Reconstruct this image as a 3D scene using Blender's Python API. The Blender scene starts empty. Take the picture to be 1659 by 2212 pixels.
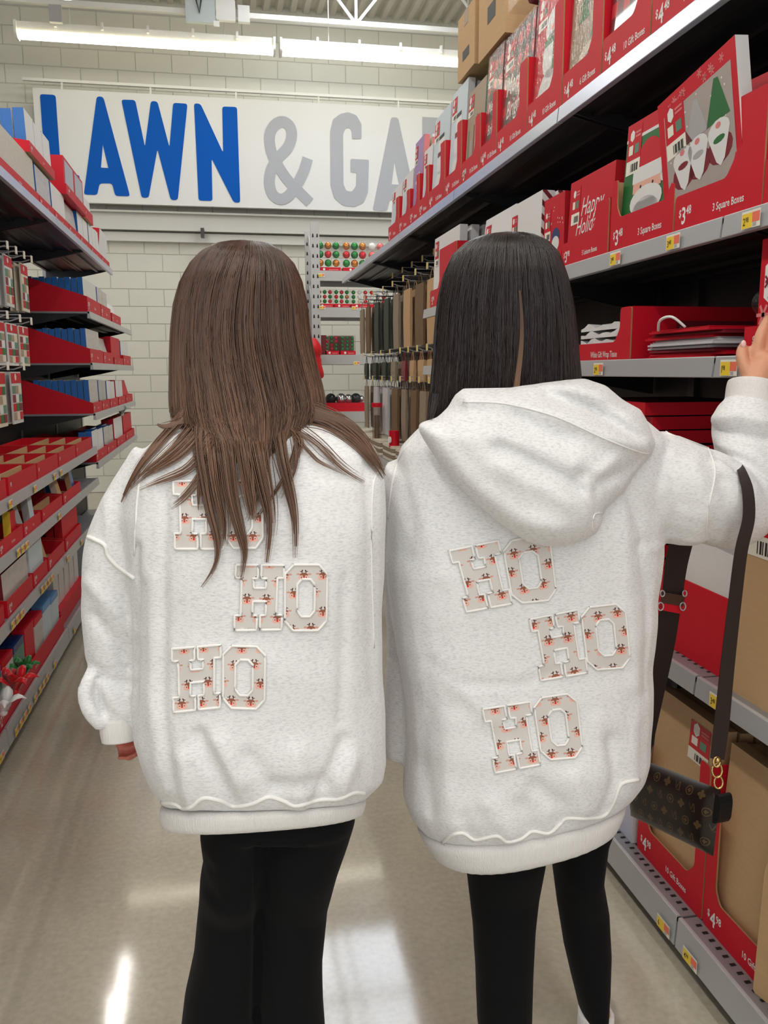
import bpy, bmesh, math, random
import numpy as np
from mathutils import Vector, Matrix
from mathutils.bvhtree import BVHTree
random.seed(7); RNG = np.random.default_rng(11)
SC = bpy.context.scene; COL = SC.collection
R = math.radians
# ------------------------------------------------------------------ camera
F_PX, YAW, PITCH, ROLL = 1830.0, 10.603, 9.382, -0.224
CAM = Vector((0, 0, 1.45))
_y, _p, _r = R(YAW), R(PITCH), R(ROLL)
FW = Vector((math.sin(_y)*math.cos(_p), math.cos(_y)*math.cos(_p), -math.sin(_p)))
_rt = Vector((math.cos(_y), -math.sin(_y), 0)); _up = _rt.cross(FW)
RT = _rt*math.cos(_r) + _up*math.sin(_r); UP = -_rt*math.sin(_r) + _up*math.cos(_r)
cd = bpy.data.cameras.new('camera'); cam = bpy.data.objects.new('camera', cd); COL.objects.link(cam)
cam.matrix_world = Matrix(((RT.x, UP.x, -FW.x, CAM.x), (RT.y, UP.y, -FW.y, CAM.y), (RT.z, UP.z, -FW.z, CAM.z), (0, 0, 0, 1)))
cd.sensor_fit = 'HORIZONTAL'; cd.sensor_width = 36.0; cd.lens = F_PX/1659*36.0; cd.clip_start = .05
SC.camera = cam
def ray(u, v): return FW + RT*((u-829.5)/F_PX) - UP*((v-1106)/F_PX)
def on(ax, val, u, v):
    d = ray(u, v); return CAM + d*((val-CAM[ax])/d[ax])
def px(P):
    d = Vector(P)-CAM; w = d.dot(FW); return 829.5+F_PX*d.dot(RT)/w, 1106-F_PX*d.dot(UP)/w
# ------------------------------------------------------------------ world, exposure
W = bpy.data.worlds.new('world'); SC.world = W; W.use_nodes = True
W.node_tree.nodes['Background'].inputs[0].default_value = (.945, .98, 1.0, 1)
W.node_tree.nodes['Background'].inputs[1].default_value = 1.12
SC.view_settings.view_transform = 'Standard'; SC.view_settings.look = 'None'
SC.view_settings.gamma = 1.0; SC.view_settings.use_curve_mapping = False
SC.view_settings.exposure = 0.29
LAMP_E, SKY_E = 22.0, 7.0        # tube and skylight brightness
SC.cycles.max_bounces = 8; SC.cycles.transparent_max_bounces = 12
# ------------------------------------------------------------------ materials
def lin(c):
    return tuple(((x/255)/12.92 if x/255 <= .04045 else ((x/255+.055)/1.055)**2.4) for x in c)
MATS = {}
def mat(name, rgb, rough=.6, metal=0, var=.06, scale=40, bump=0, bscale=200, spec=.5, coat=0, sheen=0, stretch=(1, 1, 1), emit=0, alpha=1, trans=0):
    if name in MATS: return MATS[name]
    m = bpy.data.materials.new(name); m.use_nodes = True; nt = m.node_tree; N = nt.nodes; L = nt.links
    b = N['Principled BSDF']; c = lin(rgb)
    b.inputs['Roughness'].default_value = rough; b.inputs['Metallic'].default_value = metal
    b.inputs['Specular IOR Level'].default_value = spec; b.inputs['Coat Weight'].default_value = coat; b.inputs['Coat Roughness'].default_value = .15
    b.inputs['Sheen Weight'].default_value = sheen; b.inputs['Alpha'].default_value = alpha; b.inputs['Transmission Weight'].default_value = trans
    tc = N.new('ShaderNodeTexCoord'); mp = N.new('ShaderNodeMapping'); mp.inputs['Scale'].default_value = stretch
    L.new(tc.outputs['Object'], mp.inputs['Vector'])
    nz = N.new('ShaderNodeTexNoise'); nz.inputs['Scale'].default_value = scale; nz.inputs['Detail'].default_value = 4; L.new(mp.outputs[0], nz.inputs['Vector'])
    mr = N.new('ShaderNodeMix'); mr.data_type = 'RGBA'
    mr.inputs[6].default_value = (*[max(0, x*(1-var)) for x in c], 1); mr.inputs[7].default_value = (*[min(1, x*(1+var)) for x in c], 1)
    L.new(nz.outputs['Fac'], mr.inputs[0]); L.new(mr.outputs[2], b.inputs['Base Color'])
    if bump:
        n2 = N.new('ShaderNodeTexNoise'); n2.inputs['Scale'].default_value = bscale; n2.inputs['Detail'].default_value = 3; L.new(mp.outputs[0], n2.inputs['Vector'])
        bp = N.new('ShaderNodeBump'); bp.inputs['Strength'].default_value = bump; bp.inputs['Distance'].default_value = .004
        L.new(n2.outputs['Fac'], bp.inputs['Height']); L.new(bp.outputs[0], b.inputs['Normal'])
    if emit:
        b.inputs['Emission Color'].default_value = (*c, 1); b.inputs['Emission Strength'].default_value = emit
    MATS[name] = m; return m
M = mat
RED = M('red_card', (206, 14, 38), .5, var=.08, scale=14, spec=.3); REDD = M('red_card_inner', (172, 12, 28), .6, spec=.3)
WHITE = M('white_print', (240, 238, 234), .5, var=.03); INK = M('black_ink', (28, 26, 26), .5)
KRAFT = M('kraft_card', (200, 164, 120), .7, var=.09, scale=25, stretch=(1, 1, 6)); KRAFTD = M('kraft_card_edge', (170, 130, 86), .75, var=.12, scale=60)
BLUE = M('blue_card', (22, 104, 186), .35, var=.08, coat=.3); BLUED = M('navy_card', (24, 52, 110), .4)
GREEN = M('green_card', (36, 110, 52), .5); SAGE = M('sage_card', (92, 140, 116), .5); PINK = M('pink_card', (226, 130, 130), .5)
CREAM = M('cream_card', (226, 216, 196), .55); GREYB = M('grey_card', (178, 176, 176), .5); TAN = M('tan_print', (170, 150, 126), .55)
YEL = M('yellow_tag', (248, 212, 58), .45); ORANGE = M('coral_tag', (246, 122, 96), .45); TAGW = M('tag_paper', (244, 240, 226), .5)
STEEL = M('grey_steel', (150, 150, 154), .38, metal=.35, var=.05, scale=8); STEELP = M('pale_steel', (186, 188, 190), .32, metal=.3, var=.04, scale=6)
DARK = M('dark_steel', (54, 54, 58), .35, metal=.4, var=.12, scale=5); BLACKP = M('black_panel', (22, 22, 24), .5, var=.2, scale=10)
MAROON = M('maroon_card', (128, 24, 40), .5)
BROWNP = M('brown_paper', (120, 92, 62), .7, var=.15, scale=30)
def film(name, tint=(1, 1, 1), a=.12):
    if name in MATS: return MATS[name]
    m = bpy.data.materials.new(name); m.use_nodes = True; nt = m.node_tree; N = nt.nodes
    for n in list(N): N.remove(n)
    o = N.new('ShaderNodeOutputMaterial'); t = N.new('ShaderNodeBsdfTransparent'); g = N.new('ShaderNodeBsdfGlossy'); mx = N.new('ShaderNodeMixShader')
    lw = N.new('ShaderNodeLayerWeight'); lw.inputs[0].default_value = .5; fr = N.new('ShaderNodeMath'); fr.operation = 'POWER'; fr.inputs[1].default_value = 4; nt.links.new(lw.outputs['Facing'], fr.inputs[0]); ad = N.new('ShaderNodeMath'); ad.operation = 'MULTIPLY_ADD'; ad.inputs[1].default_value = .5; ad.inputs[2].default_value = a
    nz = N.new('ShaderNodeTexNoise'); nz.inputs['Scale'].default_value = 18; bp = N.new('ShaderNodeBump'); bp.inputs['Strength'].default_value = .35; bp.inputs['Distance'].default_value = .012
    t.inputs[0].default_value = (*tint, 1); g.inputs['Roughness'].default_value = .12
    nt.links.new(nz.outputs[0], bp.inputs['Height']); nt.links.new(bp.outputs[0], g.inputs['Normal'])
    nt.links.new(fr.outputs[0], ad.inputs[0]); nt.links.new(ad.outputs[0], mx.inputs[0]); nt.links.new(t.outputs[0], mx.inputs[1]); nt.links.new(g.outputs[0], mx.inputs[2]); nt.links.new(mx.outputs[0], o.inputs[0])
    MATS[name] = m; return m
FILM = film('clear_film', a=.025)
# ------------------------------------------------------------------ object helpers
def tagp(o, label=None, cat=None, group=None, kind=None):
    if label: o['label'] = label
    if cat: o['category'] = cat
    if group: o['group'] = group
    if kind: o['kind'] = kind
    return o
def empty(name, loc=(0, 0, 0), rz=0, parent=None):
    o = bpy.data.objects.new(name, None); COL.objects.link(o); o.location = loc; o.rotation_euler = (0, 0, rz); o.empty_display_size = .05
    if parent: o.parent = parent
    return o
def mobj(name, me, parent=None, loc=None, rot=None):
    o = bpy.data.objects.new(name, me); COL.objects.link(o)
    if parent: o.parent = parent
    if loc is not None: o.location = loc
    if rot is not None: o.rotation_euler = rot
    return o
def copy_tree(o, parent=None):
    c = o.copy(); COL.objects.link(c); c.parent = parent
    for ch in list(o.children): copy_tree(ch, c)
    return c
_TX = {}
def text_geo(s, bold=0.0, shear=0.0):
    k = (s, bold, shear)
    if k not in _TX:
        cu = bpy.data.curves.new('t', 'FONT'); cu.body = s; cu.size = 1; cu.offset = bold; cu.resolution_u = 2; cu.shear = shear
        o = bpy.data.objects.new('t', cu); COL.objects.link(o); dg = bpy.context.evaluated_depsgraph_get()
        me = o.evaluated_get(dg).to_mesh()
        v = [(p.co.x, p.co.y) for p in me.vertices]; fc = [tuple(p.vertices) for p in me.polygons]
        xs = [a[0] for a in v] or [0]; x0 = min(xs); v = [(a-x0, b) for a, b in v]
        _TX[k] = (v, fc, max(xs)-x0); o.to_mesh_clear(); bpy.data.objects.remove(o); bpy.data.curves.remove(cu)
    return _TX[k]
def fillet(poly, r, n=4):
    out = []; m = len(poly)
    for i in range(m):
        p0, p, p1 = Vector(poly[i-1]).to_2d(), Vector(poly[i]).to_2d(), Vector(poly[(i+1) % m]).to_2d()
        a, b = (p0-p), (p1-p); la, lb = a.length, b.length; t = min(r, la*.45, lb*.45)
        A, B = p+a/la*t, p+b/lb*t
        for k in range(n+1):
            s = k/n; out.append(tuple(A*(1-s)**2 + p*2*s*(1-s) + B*s*s))
    return out
_PC = {}
def poly_geo(loops):
    """triangulated 2D fill with holes"""
    key = tuple(tuple((round(x, 5), round(y, 5)) for x, y in l) for l in loops)
    if key in _PC: return _PC[key]
    from mathutils.geometry import tessellate_polygon
    vs = [Vector((x, y, 0)) for l in loops for x, y in l]
    tr = tessellate_polygon([[Vector((x, y, 0)) for x, y in l] for l in loops])
    _PC[key] = ([(v.x, v.y) for v in vs], [tuple(t) for t in tr]); return _PC[key]
class MB:
    def __init__(s): s.v = []; s.f = []; s.m = []; s.mats = []
    def mi(s, m):
        if m not in s.mats: s.mats.append(m)
        return s.mats.index(m)
    def add(s, v, f, m):
        o = len(s.v); i = s.mi(m); s.v += [tuple(p) for p in v]; s.f += [tuple(o+k for k in q) for q in f]; s.m += [i]*len(f); return s
    def box(s, a, b, m, faces=None):
        """faces: dict of face letter -> material (L R F B D U)"""
        x0, y0, z0 = a; x1, y1, z1 = b
        v = [(x0, y0, z0), (x1, y0, z0), (x1, y1, z0), (x0, y1, z0), (x0, y0, z1), (x1, y0, z1), (x1, y1, z1), (x0, y1, z1)]
        q = {'D': (0, 3, 2, 1), 'U': (4, 5, 6, 7), 'F': (0, 1, 5, 4), 'R': (1, 2, 6, 5), 'B': (2, 3, 7, 6), 'L': (3, 0, 4, 7)}
        o = len(s.v); s.v += v
        for k, f in q.items():
            mm = (faces or {}).get(k, m)
            if mm is None: continue
            s.f.append(tuple(o+i for i in f)); s.m.append(s.mi(mm))
        return s
    def prism(s, loops, fn, d0, d1, m, side=None):
        """2D polygon (with holes) in plane, fn(x,y,d)->3D, extruded from d0 to d1"""
        if loops and not hasattr(loops[0][0], '__len__'): loops = [loops]
        v, t = poly_geo(loops); n = len(v); o = len(s.v); i = s.mi(m); j = s.mi(side or m)
        s.v += [tuple(fn(x, y, d0)) for x, y in v]
        s.f += [tuple(o+k for k in q) for q in t]; s.m += [i]*len(t)
        if d1 != d0:
            s.v += [tuple(fn(x, y, d1)) for x, y in v]
            s.f += [tuple(o+n+k for k in reversed(q)) for q in t]; s.m += [i]*len(t)
            b = 0
            for l in loops:
                k = len(l)
                for e in range(k):
                    p, q = b+e, b+(e+1) % k; s.f.append((o+p, o+q, o+n+q, o+n+p)); s.m.append(j)
                b += k
        return s
    def face(s, poly, m, y=-.0008, z=True):
        """flat polygon on the local front plane (x right, z up)"""
        return s.prism(poly, lambda a, b, d: (a, d, b), y, y, m)
    def rect(s, x0, z0, x1, z1, m, y=-.0008): return s.add([(x0, y, z0), (x1, y, z0), (x1, y, z1), (x0, y, z1)], [(0, 1, 2, 3)], m)
    def disc(s, cx, cz, rx, rz, m, y=-.0008, n=14, a0=0, a1=360):
        p = [(cx+rx*math.cos(R(a0+(a1-a0)*k/n)), y, cz+rz*math.sin(R(a0+(a1-a0)*k/n))) for k in range(n+(a1-a0 < 360))]
        return s.add(p, [tuple(range(len(p)))], m)
    def text(s, t, x, z, size, m, y=-.0012, bold=.01, sx=1, align='l', shear=0):
        v, f, w = text_geo(t, bold, shear)
        if align == 'c': x -= w*size*sx/2
        if align == 'r': x -= w*size*sx
        s.add([(x+a*size*sx, y, z+b*size) for a, b in v], f, m); return x+w*size*sx
    def price(s, d, c, x, z, h, m, y=-.0012, sx=.8):
        if d: x = s.text('$', x, z+h*.42, h*.62, m, y, .02, sx)+h*.06; x = s.text(d, x, z, h*1.35, m, y, .02, sx)+h*.06
        return s.text(c, x, z+h*.48, h*.68, m, y, .02, sx)
    def tube(s, path, rad, m, n=8, cap=True, flat=1.0):
        P = [Vector(p) for p in path]; k = len(P); rr = rad if hasattr(rad, '__len__') else [rad]*k
        o = len(s.v); i = s.mi(m); up = Vector((0, 0, 1))
        for a in range(k):
            t = (P[min(a+1, k-1)]-P[max(a-1, 0)]).normalized()
            if abs(t.dot(up)) > .98: ref = Vector((1, 0, 0)) if a == 0 else ref
            else: ref = up
            e1 = t.cross(ref).normalized(); e2 = e1.cross(t)
            for b in range(n):
                an = 2*math.pi*b/n; s.v.append(tuple(P[a]+e1*(math.cos(an)*rr[a])+e2*(math.sin(an)*rr[a]*flat)))
        for a in range(k-1):
            for b in range(n):
                c = (b+1) % n; s.f.append((o+a*n+b, o+a*n+c, o+(a+1)*n+c, o+(a+1)*n+b)); s.m.append(i)
        if cap:
            s.f.append(tuple(o+b for b in reversed(range(n)))); s.m.append(i)
            s.f.append(tuple(o+(k-1)*n+b for b in range(n))); s.m.append(i)
        return s
    def ball(s, c, r, m, nu=12, nv=8):
        r = r if hasattr(r, '__len__') else (r, r, r); o = len(s.v); i = s.mi(m)
        s.v.append((c[0], c[1], c[2]-r[2]))
        for a in range(1, nv):
            t = math.pi*a/nv-math.pi/2
            for b in range(nu):
                p = 2*math.pi*b/nu; s.v.append((c[0]+r[0]*math.cos(t)*math.cos(p), c[1]+r[1]*math.cos(t)*math.sin(p), c[2]+r[2]*math.sin(t)))
        s.v.append((c[0], c[1], c[2]+r[2])); top = len(s.v)-1
        for b in range(nu):
            c2 = (b+1) % nu; s.f.append((o, o+1+c2, o+1+b)); s.m.append(i)
            for a in range(nv-2):
                s.f.append((o+1+a*nu+b, o+1+a*nu+c2, o+1+(a+1)*nu+c2, o+1+(a+1)*nu+b)); s.m.append(i)
            s.f.append((o+1+(nv-2)*nu+b, o+1+(nv-2)*nu+c2, top)); s.m.append(i)
        return s
    def rings(s, RG, m, cap=True, closed=True):
        o = len(s.v); n = len(RG[0]); i = s.mi(m)
        for r in RG: s.v += [tuple(p) for p in r]
        for a in range(len(RG)-1):
            for b in range(n if closed else n-1):
                c = (b+1) % n; s.f.append((o+a*n+b, o+a*n+c, o+(a+1)*n+c, o+(a+1)*n+b)); s.m.append(i)
        if cap:
            s.f.append(tuple(o+b for b in reversed(range(n)))); s.m.append(i); k = o+(len(RG)-1)*n
            s.f.append(tuple(k+b for b in range(n))); s.m.append(i)
        return s
    def mesh(s, name, smooth=False):
        me = bpy.data.meshes.new(name); me.from_pydata(s.v, [], s.f)
        for m in s.mats: me.materials.append(m)
        me.polygons.foreach_set('material_index', s.m)
        if smooth: me.polygons.foreach_set('use_smooth', [True]*len(me.polygons))
        me.update(); return me
    def build(s, name, parent=None, loc=None, rot=None, smooth=False): return mobj(name, s.mesh(name, smooth), parent, loc, rot)
RIGHT, LEFT = -math.pi/2, math.pi/2       # turn of things on the right / left shelving so that they face the aisle
# ------------------------------------------------------------------ setting
def struct(o): o['kind'] = 'structure'; return o
WALL_Y, CEIL = 10.8, 5.62
def floor_mat():
    m = bpy.data.materials.new('polished_concrete'); m.use_nodes = True; nt = m.node_tree; N = nt.nodes; L = nt.links; b = N['Principled BSDF']
    tc = N.new('ShaderNodeTexCoord')
    def noise(s, d=6):
        n = N.new('ShaderNodeTexNoise'); n.inputs['Scale'].default_value = s; n.inputs['Detail'].default_value = d; L.new(tc.outputs['Object'], n.inputs['Vector']); return n
    a, c, g = noise(1.3), noise(60, 2), noise(5)
    r1 = N.new('ShaderNodeValToRGB'); L.new(a.outputs[0], r1.inputs[0])
    r1.color_ramp.elements[0].position = .3; r1.color_ramp.elements[0].color = (*lin((168, 160, 144)), 1)
    r1.color_ramp.elements[1].position = .7; r1.color_ramp.elements[1].color = (*lin((194, 186, 168)), 1)
    mx = N.new('ShaderNodeMix'); mx.data_type = 'RGBA'; mx.blend_type = 'OVERLAY'; mx.inputs[0].default_value = .18
    L.new(r1.outputs[0], mx.inputs[6]); L.new(c.outputs[0], mx.inputs[7]); L.new(mx.outputs[2], b.inputs['Base Color'])
    r2 = N.new('ShaderNodeMapRange'); r2.inputs[3].default_value = .05; r2.inputs[4].default_value = .11; L.new(g.outputs[0], r2.inputs[0]); L.new(r2.outputs[0], b.inputs['Roughness'])
    bp = N.new('ShaderNodeBump'); bp.inputs['Strength'].default_value = .012; bp.inputs['Distance'].default_value = .02; L.new(g.outputs[0], bp.inputs['Height']); L.new(bp.outputs[0], b.inputs['Normal'])
    b.inputs['Specular IOR Level'].default_value = .55
    return m
PAINT = M('block_paint', (222, 220, 208), .6, var=.05, scale=3, bump=.25, bscale=140)
MORTAR = M('mortar_paint', (194, 193, 184), .7, var=.08, scale=20)
CEILM = M('deck_paint', (204, 200, 190), .55, var=.06, scale=2)
JOIST = M('joist_paint', (232, 231, 226), .45, var=.03)
struct(MB().box((-9, -6, -.1), (10, 11.4, 0), floor_mat()).build('floor'))
wb = struct(MB().box((-9, WALL_Y, 0), (10, WALL_Y+.2, 6.2), MORTAR).build('wall_back'))
SIDEW = M('far_wall_paint', (205, 202, 192), .7)
struct(MB().box((-9.2, -6, 0), (-9, WALL_Y+.2, 6.2), SIDEW).build('wall_left')); struct(MB().box((10, -6, 0), (10.2, WALL_Y+.2, 6.2), SIDEW).build('wall_right'))
# painted concrete blocks of the back wall, each a piece of its own
BH, BW = .2032, .4064
def block_mesh(w):
    b = MB(); x0, x1, z0, z1, e = .003, w-.003, .003, BH-.003, .004
    v = [(x0, 0, z0), (x1, 0, z0), (x1, 0, z1), (x0, 0, z1), (x0+e, -.008, z0+e), (x1-e, -.008, z0+e), (x1-e, -.008, z1-e), (x0+e, -.008, z1-e)]
    return b.add(v, [(4, 5, 6, 7), (0, 1, 5, 4), (1, 2, 6, 5), (2, 3, 7, 6), (3, 0, 4, 7)], PAINT).mesh('block')
bm_full = block_mesh(BW); nb = 0; cand = []
for r in range(5, 27):
    z = r*BH; x = -2.9+(BW/2 if r % 2 else 0)
    while x < 2.6:
        zc = z+BH/2; hidden = (x > -1.75 and 3.5 < zc and zc < 4.5) or (2.98 < zc < 3.28) or (x > 1.15 and zc < 3.0) or (x < -1.9 and zc < 3.0)
        u, v = px((x+BW/2, WALL_Y, zc))
        if not hidden and -40 < u < 1060 and v > 20 and not (440 < u < 610 and v > 640): cand.append((x, z))
        x += BW
for x, z in cand[:298]: mobj('block', bm_full, wb, (x, WALL_Y, z))
chosen = {(round(x, 3), round(z, 3)) for x, z in cand[:298]}; rest = MB(); bv = [tuple(v.co) for v in bm_full.vertices]; bf = [tuple(p.vertices) for p in bm_full.polygons]
for r in range(0, 27):
    z = r*BH; x = -2.9-10*BW+(BW/2 if r % 2 else 0)
    while x < 7:
        if (round(x, 3), round(z, 3)) not in chosen: rest.add([(a+x, b+WALL_Y, c+z) for a, b, c in bv], bf, PAINT)
        x += BW
rb_ = rest.build('block_field', wb); rb_['kind'] = 'stuff'
# corrugated roof deck
cb = MB(); x = -9.0; pts = []
while x < 10:
    pts += [(x, CEIL), (x+.062, CEIL), (x+.082, CEIL+.05), (x+.135, CEIL+.05)]; x += .155
o = len(cb.v)
for (x, z) in pts: cb.v += [(x, -6, z), (x, WALL_Y, z)]
for i in range(len(pts)-1): cb.f.append((2*i, 2*i+1, 2*i+3, 2*i+2)); cb.m.append(cb.mi(CEILM))
cb.box((-9, -6, CEIL+.06), (10, WALL_Y+.2, CEIL+.1), CEILM)
ceil = struct(cb.build('ceiling'))
# skylight let into the deck (daylight lens with glazing bars)
SKYM = M('skylight_lens', (236, 244, 255), .4, emit=SKY_E)
sk = empty('skylight', (1.4, 8.7, CEIL-.01)); tagp(sk, 'rectangular daylight panel with glazing bars set in the roof deck', 'skylight')
sb = MB().box((-.62, -.95, -.03), (.62, .95, -.01), SKYM); sb.build('lens', sk)
for a, b in (((-.66, -1, -.06), (-.6, 1, -.0)), ((.6, -1, -.06), (.66, 1, 0)), ((-.66, -1, -.06), (.66, -.94, 0)), ((-.66, .94, -.06), (.66, 1, 0)), ((-.62, -.22, -.055), (.62, -.14, -.025)), ((-.32, -1, -.055), (-.27, 1, -.025)), ((-.12, -1, -.055), (-.09, 1, -.025))):
    MB().box(a, b, JOIST).build('glazing_bar', sk)
# open web joists across the bay
def joist(y, x0, x1, zb, label):
    r = empty('roof_joist', ((x0+x1)/2, y, zb)); tagp(r, label, 'joist'); h = CEIL-zb-.01; w = (x1-x0)/2
    MB().box((-w, -.045, -.0), (w, .045, .05), JOIST).build('bottom_chord', r)
    MB().box((-w, -.045, h-.06), (w, .045, h), JOIST).build('top_chord', r)
    x = -w+.2; k = 0
    while x < w-.8:
        for a, b in ((x, x+.36), (x+.36, x+.36), (x+.72, x+.36)): MB().tube([(a, 0, h-.03), (b, 0, .03)], .017, JOIST, 6).build('web_bar', r)
        x += 1.46
    return r
joist(9.75, -3.4, 4.2, 5.12, 'white open web steel joist above the strip light by the sign wall')
# strip lights
LENS = M('lamp_lens', (255, 252, 246), .4, emit=LAMP_E); LENSW = M('lamp_lens_wall', (255, 250, 226), .4, emit=LAMP_E*.18); HOUS = M('lamp_housing', (236, 234, 226), .4)
def strip(x, y, z, length, along, label, group=None, lens=None):
    r = empty('strip_light', (x, y, z), 0 if along == 'x' else math.pi/2); tagp(r, label, 'lamp', group); h = length/2
    MB().box((-h, -.075, .02), (h, .075, .1), HOUS).build('housing', r)
    RG = []
    for xx in (-h+.02, h-.02): RG.append([(xx, .085*math.cos(R(a)), -.01-.055*math.sin(R(a))+.02) for a in range(0, 181, 15)])
    b = MB(); b.rings(RG, lens or LENS, cap=False, closed=False); b.build('diffuser', r)
    for s in (-1, 1):
        MB().prism(fillet([(-.1, .11), (.1, .11), (.1, -.02), (.05, -.055), (-.05, -.055), (-.1, -.02)], .02), lambda a, c, d: (d, a, c), s*h-.012, s*h+.012, HOUS).build('end_cap', r)
    for k in (-.7, -.35, 0, .35, .7): MB().box((k*h-.012, -.1, .06), (k*h+.012, -.07, .13), HOUS).build('clip', r)
    for k in (-.6, .6): MB().tube([(k*h, 0, .1), (k*h, 0, CEIL-z-.03)], .006, HOUS, 5).build('hanger', r)
    return r
a = on(1, 9.83, 38, 88); b = on(1, 9.83, 592, 104)
zl = 4.86; ll = (b.x-a.x)
strip(a.x+ll/2, 9.83, zl, ll, 'x', 'glowing strip light over the left half of the sign', None, LENSW)
strip(b.x+.07+ll/2, 9.83, zl, ll, 'x', 'glowing strip light over the right half of the sign', None, LENSW)
for X, n in ((-1.27, 'left'), (3.1, 'right')):
    for k, y in enumerate((-2.6, -.1, 2.4, 4.9, 7.4)):
        strip(X, y, 4.8, 2.44, 'y', 'strip light in the row hung over the %s shelving' % n, 'strip lights over the %s shelving' % n)
for k, y in enumerate((-2.6, -.1)): strip(.9, y, 4.8, 2.44, 'y', 'strip light in the row hung over the aisle', 'strip lights over the aisle')
# junction boxes and conduit on the joist
jb = empty('junction_box', on(1, 9.66, 436, 50)); tagp(jb, 'pale grey ballast box with wire loop hung beside the joist', 'junction box')
JB = M('pale_blue_steel', (196, 204, 206), .4)
MB().box((-.16, -.03, 0), (.14, .03, .22), JB).build('case', jb); MB().tube([(-.03, -.035, .3), (-.05, -.05, .2), (-.02, -.04, .08), (0, -.04, .2), (.01, -.03, .3)], .008, DARK, 6).build('wire', jb)
MB().box((.12, -.035, -.03), (.18, -.015, .02), WHITE).build('tag', jb)
tagp(MB().prism(fillet([(-.1, 0), (.1, 0), (.1, .2), (-.1, .2)], .02), lambda a, b, d: (a, d, b), -.03, .03, JOIST).build('outlet_box', loc=on(1, 9.66, 488, 46)), 'small white outlet box mounted next to the grey ballast box', 'outlet box')
for nm, u, lab in (('conduit', 190, 'vertical conduit bracket above the left end of the strip light'), ('conduit', 825, 'short conduit stub above the middle of the strip light')): tagp(MB().box((-.06, -.03, 0), (.06, .03, .16), GREYB if u < 300 else JOIST).build(nm, loc=on(1, 9.68, u/1.565, 62/1.565+10)), lab, 'conduit')
# ------------------------------------------------------------------ hanging sign
SY = WALL_Y-.30
s0 = on(1, SY, 70, 189); s1 = on(1, SY, 193, 438); SZ1, SZ0 = s0.z, s1.z; SX0 = s0.x; SX1 = SX0+5.4
sg = empty('hanging_sign', (SX0, SY, SZ0)); tagp(sg, 'long white wall sign reading LAWN & GARDEN in blue and grey letters', 'sign')
SIGNW = M('sign_white', (226, 226, 224), .5, var=.02); SBLUE = M('sign_blue', (0, 88, 184), .6, var=.04, spec=.15); SGREY = M('sign_grey', (176, 178, 184), .6, var=.03, spec=.2)
MB().box((0, 0, 0), (SX1-SX0, .06, SZ1-SZ0), SIGNW).build('panel', sg)
def P(u, v): p = on(1, SY-.006, u, v); return (p.x-SX0, p.z-SZ0)
ZT, ZB = P(300, 212)[1], P(300, 428)[1]
def glyph(loops, m, r=.03):
    LL = [[P(u, v) for u, v in l] for l in loops]; out = []
    for k, l in enumerate(LL): out.append(fillet(l, r if k == 0 else .006, 3))
    MB().prism(out, lambda a, b, d: (a, d, b), -.006, -.001, m).build('letter', sg)
glyph([[(86, 203), (120, 205), (132, 376), (172, 378), (172, 417), (101, 415)]], SBLUE)
glyph([[(209, 208), (223, 209), (281, 424), (249, 423), (242, 396), (215, 396), (210, 421), (181, 420)], [(222, 312), (218, 362), (234, 363)]], SBLUE)
glyph([[(262, 215), (292, 216), (313, 317), (326, 218), (340, 219), (366, 318), (374, 222), (405, 224), (384, 432), (369, 432), (340, 322), (321, 427), (306, 427)]], SBLUE)
glyph([[(419, 223), (433, 224), (482, 330), (480, 230), (512, 231), (519, 438), (505, 437), (457, 342), (459, 434), (429, 433)]], SBLUE)
glyph([[(712, 236), (500, 0), (1, 1)]][:0] or [[(781, 300), (781, 268), (770, 249), (752, 242), (735, 246), (719, 258), (713, 285), (714, 400), (722, 428), (741, 444), (765, 447), (785, 438), (795, 415), (797, 345), (757, 343), (757, 372), (770, 373), (769, 402), (760, 414), (748, 412), (742, 398), (741, 290), (746, 277), (756, 276), (760, 285), (760, 300)]], SGREY, .02)
glyph([[(845, 253), (860, 254), (905, 462), (872, 460), (866, 432), (842, 431), (836, 456), (805, 454)], [(852, 350), (846, 398), (862, 399)]], SGREY)
# ampersand and the letters that run on behind the boxes
def amp():
    pts = [(668, 436), (640, 408), (618, 384), (594, 346), (584, 318), (583, 290), (594, 270), (611, 263), (626, 273), (630, 294), (622, 318), (604, 338), (588, 362), (582, 392), (588, 418), (604, 430), (622, 424), (640, 400), (655, 372), (664, 344)]
    b = MB(); pp = [P(u, v) for u, v in pts]; sm = []
    for i in range(len(pp)-1):
        for k in range(5): 
            p0, p1, p2, p3 = [Vector(pp[max(0, min(len(pp)-1, i+j))]) for j in (-1, 0, 1, 2)]; t = k/5
            sm.append(.5*((2*p1)+(p2-p0)*t+(2*p0-5*p1+4*p2-p3)*t*t+(3*p1-p0-3*p2+p3)*t**3))
    sm.append(Vector(pp[-1])); h = .062
    for i in range(len(sm)-1):
        d = (sm[i+1]-sm[i]).normalized(); n = Vector((-d.y, d.x))*h; a, c = sm[i]-d*.012, sm[i+1]+d*.012
        y = -.006-.00002*i; b.add([(a.x-n.x, y, a.y-n.y), (c.x-n.x, y, c.y-n.y), (c.x+n.x, y, c.y+n.y), (a.x+n.x, y, a.y+n.y)], [(0, 1, 2, 3)], SGREY)
    b.build('letter', sg)
amp()
for k, ch in enumerate('RDEN'):
    tb_ = MB(); tb_.text(ch, P(912, 300)[0]+k*.5, ZB, (ZT-ZB)*1.37, SGREY, -.004, .02, .62); tb_.build('letter', sg)
for k in range(4): MB().box((.5+k*1.4, .06, .6), (.56+k*1.4, .292, .66), JOIST).build('standoff', sg)
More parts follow.
